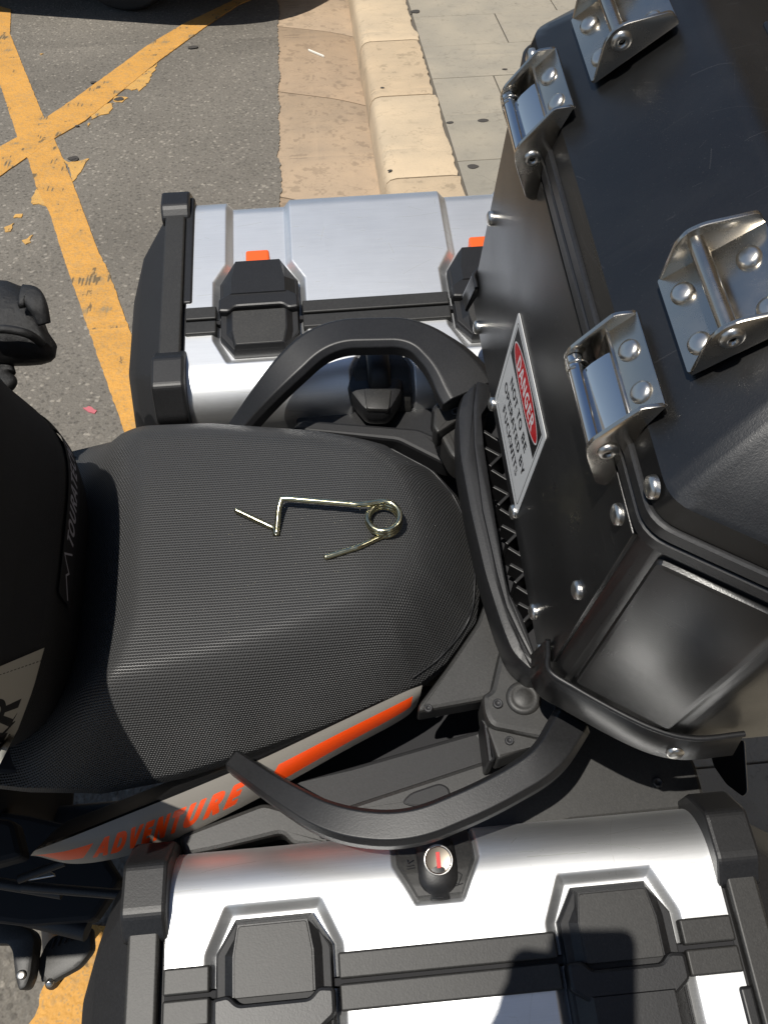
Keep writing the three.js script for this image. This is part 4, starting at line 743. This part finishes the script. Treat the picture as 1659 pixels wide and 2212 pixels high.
// ------------------------------------------------------------------ the bent spring lying on the seat
{
  const Y = (x, z) => bike.seatY(x, z), W = 0.0027;
  const at = (px, py, h = W) => { let p = bY(px, py, 0.9); for (let k = 0; k < 4; k++) p = bY(px, py, Y(p.x, p.z) + h); return p; };
  const pts = [];
  const line = (a, b, n) => { for (let k = 0; k < n; k++) pts.push(a.clone().lerp(b, k / n)); };
  const e0 = at(512, 1103, 0.004), e1 = at(590, 1140, 0.0022), c1 = at(597, 1157, 0.0022), e2 = at(603, 1092, 0.011), c2 = at(609, 1078, 0.0125), e3 = at(623, 1077, 0.013), e4 = at(798, 1092, 0.0145);
  line(e0, e1, 6); line(e1, at(596, 1146, 0.0022), 3); pts.push(c1); line(at(598, 1150, 0.0024), e2, 5); pts.push(e2.clone().lerp(c2, 0.6)); pts.push(c2); line(e3, e4, 8);
  const cc = at(829, 1131, 0), a0 = e4.clone().sub(cc); const ang0 = Math.atan2(a0.z, a0.x), R = 0.0145, turns = 2.55;
  for (let k = 0; k <= 60; k++) { const t = k / 60, a = -1.75 + t * turns * 2 * Math.PI; pts.push(V(cc.x + R * Math.cos(a), cc.y + lerp(0.0152, 0.0028, t), cc.z + R * Math.sin(a))); }
  line(at(775, 1181, 0.0024), at(705, 1203, 0.0024), 6); pts.push(at(705, 1203, 0.0024));
  const t = thing('torsion_spring', 'bent yellowish steel torsion spring lying on the black seat', 'spring', cc.clone());
  t.add('wire', new THREE.TubeGeometry(new THREE.CatmullRomCurve3(pts, false, 'centripetal'), 420, W, 12), M.zinc);
  for (const p of [pts[0], pts[pts.length - 1]]) t.add('wire_end', new THREE.SphereGeometry(W, 12, 8).translate(p.x, p.y, p.z), M.zinc);
}

// ------------------------------------------------------------------ luggage bag on the rider's seat
{
  M.cloth = new THREE.MeshStandardMaterial({ color: new THREE.Color(0.009, 0.009, 0.0105), roughness: 0.85, bumpMap: rep(grainT, 0.03), bumpScale: 0.0006 });
  M.leather = new THREE.MeshStandardMaterial({ color: new THREE.Color(0.01, 0.01, 0.0105), roughness: 0.5, bumpMap: rep(dirtT, 0.05), bumpScale: 0.002 });
  const bag = thing('tank_bag', 'black fabric luggage bag with grey label, standing in front of the pillion seat', 'bag', V(-0.42, 0.8, 0.03));
  const rings = [];
  // y, rear x, far z, near z
  const L = [[0.79, -0.262, -0.12, 0.15], [0.815, -0.258, -0.15, 0.17], [0.845, -0.251, -0.16, 0.182], [0.88, -0.246, -0.16, 0.19], [0.915, -0.246, -0.157, 0.205], [0.95, -0.244, -0.148, 0.232], [1.0, -0.25, -0.138, 0.265], [1.05, -0.25, -0.13, 0.305], [1.09, -0.254, -0.125, 0.325], [1.115, -0.262, -0.12, 0.315], [1.128, -0.3, -0.1, 0.28], [1.132, -0.4, -0.06, 0.15]];
  for (const [y, xr, zf, zn] of L) { const ring = [], xf = -0.72 + (y > 1.11 ? (y - 1.11) * 6 : 0), cx = (xr + xf) / 2, cz = (zf + zn) / 2, n = 96; for (let k = 0; k < n; k++) { const a = k / n * 2 * Math.PI, c = Math.cos(a), s = Math.sin(a), p = 2 / 4.2, w = 1 + 0.006 * (vnoise(k / 4, y * 14) - 0.5); ring.push(V(cx + (xr - cx) * w * Math.sign(c) * Math.pow(Math.abs(c), p), y, cz + (zn - cz) * Math.sign(s) * Math.pow(Math.abs(s), p))); } rings.push(ring.reverse()); }
  const main = bag.add('bag_body', loft(rings), M.cloth);
  // embroidered name on the rear edge
  {
    const W = 1024, H = 128, c = document.createElement('canvas'); c.width = W; c.height = H; const x = c.getContext('2d');
    x.fillStyle = '#1c1c20'; x.fillRect(0, 0, W, H); x.strokeStyle = '#c4c4cc'; x.fillStyle = '#c4c4cc'; x.lineWidth = 9;
    x.beginPath(); x.moveTo(20, 100); x.lineTo(120, 60); x.lineTo(145, 85); x.lineTo(205, 22); x.lineTo(250, 100); x.stroke();
    x.font = 'italic bold 96px sans-serif'; x.fillText('TOURATECH', 270, 100);
    const t = new THREE.CanvasTexture(c); t.colorSpace = THREE.SRGBColorSpace;
    const n = 40, pos = [], uv = [], idx = [], y0 = 0.895, y1 = 0.928;
    const xr = (y, z) => { const ys = L.map(l => l[0]), xr0 = interp(ys, L.map(l => l[1]), y), zf = interp(ys, L.map(l => l[2]), y), zn = interp(ys, L.map(l => l[3]), y), cx = (xr0 - 0.72) / 2, cz = (zf + zn) / 2, s = clamp(Math.abs((z - cz) / (zn - cz)), 0, 0.9999); return cx + (xr0 - cx) * Math.pow(1 - Math.pow(s, 4.2), 1 / 4.2) + 0.0025; };
    for (let i = 0; i <= n; i++) for (let j = 0; j <= 3; j++) { const z = lerp(0.062, -0.135, i / n), y = lerp(y0, y1, j / 3); pos.push(xr(y, z), y, z); uv.push(i / n, j / 3); }
    for (let i = 0; i < n; i++) for (let j = 0; j < 3; j++) { const a = i * 4 + j; idx.push(a, a + 4, a + 1, a + 1, a + 4, a + 5); }
    const g = new THREE.BufferGeometry(); g.setAttribute('position', new THREE.Float32BufferAttribute(pos, 3)); g.setAttribute('uv', new THREE.Float32BufferAttribute(uv, 2)); g.setIndex(idx); g.computeVertexNormals();
    bag.add('embroidery', keep(g), new THREE.MeshStandardMaterial({ map: t, color: new THREE.Color(0.75, 0.75, 0.78), roughness: 0.8 }), main);
  }
  // grey label patch
  {
    const W = 512, H = 512, c = document.createElement('canvas'); c.width = W; c.height = H; const x = c.getContext('2d');
    x.fillStyle = '#b4b2a8'; x.fillRect(0, 0, W, H); x.strokeStyle = '#55544e'; x.lineWidth = 4; x.setLineDash && x.setLineDash([14, 8]); x.beginPath(); x.moveTo(472, 0); x.lineTo(472, H); x.stroke(); x.setLineDash && x.setLineDash([]);
    x.fillStyle = '#121212'; x.font = 'italic bold 230px sans-serif'; x.save(); x.translate(20, 460); x.scale(0.8, 1.15); x.fillText('EAR', 0, 0); x.restore(); x.font = '60px sans-serif'; x.fillText('®', 400, 260);
    const t = new THREE.CanvasTexture(c); t.colorSpace = THREE.SRGBColorSpace;
    // sewn on the rear wall, near its left corner: the outline met with the cloth, laid 2 mm above it
    scene.updateMatrixWorld(true);
    const rc = new THREE.Raycaster(), eye = toWorld(camC), inv = LM.clone().invert(), N = 14, pos = [], uv = [], idx = [];
    const right = [[-70, 1770], [-10, 1672], [40, 1575], [72, 1490], [97, 1399]], left = [[-170, 1640], [-150, 1610], [-130, 1560], [-110, 1520], [-90, 1478]];
    let last = 0.62;
    for (let i = 0; i <= N; i++) for (let j = 0; j <= N; j++) {
      const f = i / N * 4, k = Math.min(3, Math.floor(f)), r = [0, 1].map(q => lerp(right[k][q], right[k + 1][q], f - k)), l = [0, 1].map(q => lerp(left[k][q], left[k + 1][q], f - k));
      const d = toWorld(ray(lerp(r[0], l[0], j / N), lerp(r[1], l[1], j / N))).normalize(); rc.set(eye, d); const h = rc.intersectObject(main, false)[0]; if (h) last = h.distance;
      const p = eye.clone().addScaledVector(d, last - 0.003).applyMatrix4(inv); pos.push(p.x, p.y, p.z); uv.push(i / N, j / N);
    }
    for (let i = 0; i < N; i++) for (let j = 0; j < N; j++) { const a = i * (N + 1) + j; idx.push(a, a + N + 1, a + 1, a + 1, a + N + 1, a + N + 2); }
    const g = new THREE.BufferGeometry();
    g.setAttribute('position', new THREE.Float32BufferAttribute(pos, 3)); g.setAttribute('uv', new THREE.Float32BufferAttribute(uv, 2)); g.setIndex(idx); g.computeVertexNormals();
    bag.add('label_patch', keep(g), new THREE.MeshStandardMaterial({ map: t, roughness: 0.7, side: THREE.DoubleSide }), main);
  }
  // padded pouch hanging at the far side, on a knotted strap
  const y = 0.95, pc = px => bY(px[0], px[1], y);
  const pouch = bag.add('side_pouch', (() => {
    const prof = [[-60, 698, 0.045], [0, 697, 0.047], [40, 698, 0.046], [70, 704, 0.042], [92, 714, 0.034], [103, 722, 0.025], [108, 726, 0.012]], R = [];
    for (const [px, py, r] of prof) { const c0 = bY(px, py, 0.945), ring = []; for (let k = 0; k < 30; k++) { const a = k / 30 * 2 * Math.PI, w = 1 + 0.03 * Math.sin(a * 5 + px / 11) * (Math.sin(a) > 0 ? 1 : 0.3); ring.push(c0.clone().add(V(0.008 * Math.cos(a), 0.75 * r * w * Math.sin(a), r * w * Math.cos(a)))); } R.push(ring); }
    return loft(R);
  })(), M.leather);
  bag.add('pouch_flap', sweep([[48, 640, 0.985], [66, 640, 0.985], [84, 664, 0.982], [97, 700, 0.97]].map(p => bY(p[0], p[1], p[2])), t => [0.014 - 0.008 * t, 0.006], { pow: 2.4, seg: 20 }), M.leather, pouch);
  bag.add('pouch_piping', sweep([[-40, 712, 0.985], [20, 712, 0.985], [62, 722, 0.978], [92, 742, 0.96]].map(p => bY(p[0], p[1], p[2])), [0.004, 0.004], { pow: 2 }), M.leather, pouch);
  bag.add('strap', sweep([[5, 770, 0.93], [12, 790, 0.93], [6, 808, 0.93], [10, 830, 0.93], [-5, 850, 0.93]].map(p => bY(p[0], p[1], p[2])), t => [0.010 + 0.002 * Math.sin(t * 20), 0.007], { pow: 2.4 }), M.leather, pouch);
}

// ------------------------------------------------------------------ parked car beyond, whose shadow crosses the top of the picture
{
  const car = thing('parked_car', 'dark parked car whose shadow falls across the yellow line', 'car', V(-2.1, 0, -4.62), { lean: false });
  const paint = new THREE.MeshPhysicalMaterial({ color: new THREE.Color(0.02, 0.02, 0.025), roughness: 0.3, clearcoat: 1, clearcoatRoughness: 0.05 });
  const glass = new THREE.MeshPhysicalMaterial({ color: new THREE.Color(0.02, 0.03, 0.03), roughness: 0.05 });
  const X0 = -4.1, X1 = -0.1, ZA = -3.69, ZB = -5.4, R = [];
  const ring = (y, i, xi0 = 0, xi1 = 0) => roundPoly([[X0 + i + xi0, ZA - i], [X1 - i - xi1, ZA - i], [X1 - i - xi1, ZB + i], [X0 + i + xi0, ZB + i]], 0.6, 10).map(p => V(p[0], y, p[1]));
  car.add('body', loft([ring(0.24, 0.1), ring(0.3, 0.03), ring(0.45, 0.0), ring(0.62, 0.01), ring(0.85, 0.06), ring(0.95, 0.12)].reverse()), paint);
  const cab = car.add('cabin', loft([ring(0.94, 0.14, 0.8, 0.05), ring(1.3, 0.3, 1.4, 0.35), ring(1.42, 0.45, 1.6, 0.5)].reverse()), glass);
  car.add('roof', loft([ring(1.41, 0.36, 1.5, 0.42), ring(1.46, 0.5, 1.6, 0.55)].reverse()), paint, cab);
  for (const [x, z] of [[-0.95, -4.02], [-3.4, -4.02], [-0.95, -5.27], [-3.4, -5.27]]) { const w = car.add('wheel', lathe([[0.18, -0.1], [0.29, -0.1], [0.31, -0.07], [0.315, 0], [0.31, 0.07], [0.29, 0.1], [0.18, 0.1]], V(x, 0.315, z), V(0, 0, 1), 40), M.rubber); car.add('rim', lathe([[0.0001, 0.08], [0.1, 0.085], [0.18, 0.1], [0.18, -0.1], [0.0001, -0.08]], V(x, 0.315, z), V(0, 0, 1), 30), M.steel, w); }
  car.g.rotation.y = -0.33; car.g.position.set(-1.74, 0, -5.04);
}
// ------------------------------------------------------------------ the house along the pavement, seen in the gloss of the top case and the steel
{
  const wallM = new THREE.MeshStandardMaterial({ map: M.kerb2.map, color: new THREE.Color(0.62, 0.58, 0.52), bumpMap: M.kerb2.bumpMap, bumpScale: 0.002, roughness: 0.9 }), pane = new THREE.MeshPhysicalMaterial({ color: new THREE.Color(0.02, 0.025, 0.03), roughness: 0.06 }), wood = new THREE.MeshStandardMaterial({ color: new THREE.Color(0.09, 0.055, 0.03), roughness: 0.7 });
  const h = thing('house', 'tall beige stone house with brown shutters standing along the pavement', 'building', V(4.2, 0, -4), { lean: false });
  h.add('wall', new THREE.BoxGeometry(1.2, 12, 26).translate(4.2, 6, -4), wallM);
  h.add('plinth', new THREE.BoxGeometry(0.12, 0.7, 26).translate(3.545, 0.35, -4), wallM);
  h.add('cornice', new THREE.BoxGeometry(0.4, 0.35, 26.2).translate(3.45, 11.9, -4), wallM);
  for (let r = 0; r < 3; r++) for (let k = 0; k < 8; k++) {
    const y = 2.1 + r * 3.5, z = 7 - k * 3.1, f = h.add('window', new THREE.BoxGeometry(0.1, 1.7, 1.1).translate(3.57, y, z), wood);
    h.add('pane', new THREE.BoxGeometry(0.02, 1.5, 0.9).translate(3.515, y, z), pane, f); h.add('sill', new THREE.BoxGeometry(0.25, 0.08, 1.4).translate(3.5, y - 0.92, z), wallM, f);
    for (const q of [-1, 1]) h.add('shutter', new THREE.BoxGeometry(0.04, 1.7, 0.55).translate(3.57, y, z + q * 0.85), wood, f);
  }
}
// ------------------------------------------------------------------ the photographer, out of the picture, whose phone and hand shade the near side case
{
  function blob(bones, lo, size, res, k) {
    const mc = new MarchingCubes(res, M.cloth, false, false, 200000), F = mc.field; mc.isolation = 0;
    for (let c = 0; c < res; c++) for (let b = 0; b < res; b++) for (let a = 0; a < res; a++) {
      const p = V(lo.x + a / res * size, lo.y + b / res * size, lo.z + c / res * size); let d = 0, first = true;
      for (const [A, B, ra, rb] of bones) {
        const ab = B.clone().sub(A), t = clamp(p.clone().sub(A).dot(ab) / Math.max(1e-9, ab.lengthSq())), q = A.clone().addScaledVector(ab, t), e = p.distanceTo(q) - lerp(ra, rb, t);
        if (first) { d = e; first = false; } else { const h = clamp(0.5 + 0.5 * (e - d) / k); d = lerp(e, d, h) - k * h * (1 - h); }
      }
      F[a + b * res + c * res * res] = -d;
    }
    mc.update();
    const n = mc.count !== undefined ? mc.count : mc.geometry.drawRange.count, P = mc.positionArray.slice(0, n * 3), N = mc.normalArray.slice(0, n * 3), g = new THREE.BufferGeometry();
    for (let i = 0; i < n; i++) for (let j = 0; j < 3; j++) P[i * 3 + j] = [lo.x, lo.y, lo.z][j] + (P[i * 3 + j] + 1) / 2 * size;
    g.setAttribute('position', new THREE.BufferAttribute(P, 3)); g.setAttribute('normal', new THREE.BufferAttribute(N, 3)); g.computeVertexNormals(); return g;
  }
  const C = toWorld(camC), R = toWorld(camR), U = toWorld(camU), F = toWorld(camF), at = (r, u, f) => C.clone().addScaledVector(R, r).addScaledVector(U, u).addScaledVector(F, f);
  const ph = thing('phone', 'black phone held in front of the photographer above the side case', 'phone', at(-0.022, -0.055, -0.01), { lean: false });
  ph.add('phone_body', slab([[-0.056, -0.126], [0.011, -0.126], [0.011, 0.012], [-0.056, 0.012]], at(0, 0, -0.006), R, U, 0.0075, 0.001, 0.011).translate(0, 0, 0), M.black);
  const w = at(-0.135, -0.15, -0.05);
  const hand = [[w, at(-0.085, -0.085, -0.034), 0.03, 0.032], [at(-0.085, -0.085, -0.034), at(-0.072, -0.05, -0.03), 0.032, 0.022],
    [at(-0.07, -0.04, -0.03), at(-0.064, -0.012, -0.022), 0.012, 0.009], [at(-0.064, -0.012, -0.022), at(-0.05, 0.0, -0.018), 0.009, 0.008],
    [at(-0.088, -0.04, -0.02), at(-0.074, -0.016, 0.0), 0.011, 0.009], [at(-0.074, -0.016, 0.0), at(-0.05, -0.014, 0.003), 0.009, 0.008],
    [at(-0.098, -0.065, -0.02), at(-0.08, -0.042, 0.0), 0.011, 0.009], [at(-0.08, -0.042, 0.0), at(-0.05, -0.04, 0.003), 0.009, 0.008],
    [at(-0.104, -0.09, -0.02), at(-0.08, -0.07, 0.0), 0.011, 0.009], [at(-0.08, -0.07, 0.0), at(-0.05, -0.067, 0.003), 0.009, 0.008],
    [at(-0.108, -0.115, -0.025), at(-0.078, -0.1, -0.002), 0.01, 0.008], [at(-0.078, -0.1, -0.002), at(-0.05, -0.095, 0.002), 0.008, 0.007]];
  const hc = at(-0.08, -0.07, -0.015), handG = blob(hand, hc.clone().sub(V(0.13, 0.13, 0.13)), 0.26, 64, 0.012);
  const sh = V(-0.19, 1.4, 1.2), el = V(-0.3, 1.14, 1.06), bodyG = blob([[V(0, 0.95, 1.24), V(0, 1.15, 1.22), 0.155, 0.14], [V(0, 1.15, 1.22), V(0, 1.36, 1.21), 0.14, 0.15], [V(-0.15, 1.4, 1.21), V(0.15, 1.4, 1.21), 0.075, 0.075], [V(0, 1.42, 1.2), V(0, 1.56, 1.17), 0.06, 0.055], [V(0, 1.6, 1.15), V(0, 1.68, 1.15), 0.085, 0.095],
    [sh, el, 0.055, 0.045], [el, w, 0.045, 0.028], [V(0.19, 1.4, 1.21), V(0.25, 1.1, 1.25), 0.055, 0.045], [V(0.25, 1.1, 1.25), V(0.24, 0.84, 1.2), 0.043, 0.03], [V(0.24, 0.84, 1.2), V(0.23, 0.7, 1.18), 0.035, 0.02],
    [V(-0.09, 0.92, 1.24), V(-0.12, 0.5, 1.22), 0.095, 0.062], [V(-0.12, 0.5, 1.22), V(-0.13, 0.1, 1.27), 0.06, 0.042], [V(0.09, 0.92, 1.24), V(0.12, 0.5, 1.22), 0.095, 0.062], [V(0.12, 0.5, 1.22), V(0.13, 0.1, 1.27), 0.06, 0.042], [V(-0.13, 0.045, 1.3), V(-0.15, 0.04, 1.12), 0.045, 0.04], [V(0.13, 0.045, 1.3), V(0.15, 0.04, 1.12), 0.045, 0.04]], V(-0.95, -0.05, 0.2), 1.9, 96, 0.03);
  const person = thing('person', 'person in dark clothes standing beside the motorcycle holding up a phone', 'person', V(0, 0, 1.22), { lean: false });
  person.add('figure', merge([bodyG, handG]), new THREE.MeshStandardMaterial({ color: new THREE.Color(0.12, 0.1, 0.09), roughness: 0.85 }));
}
renderer.render(scene, camera);
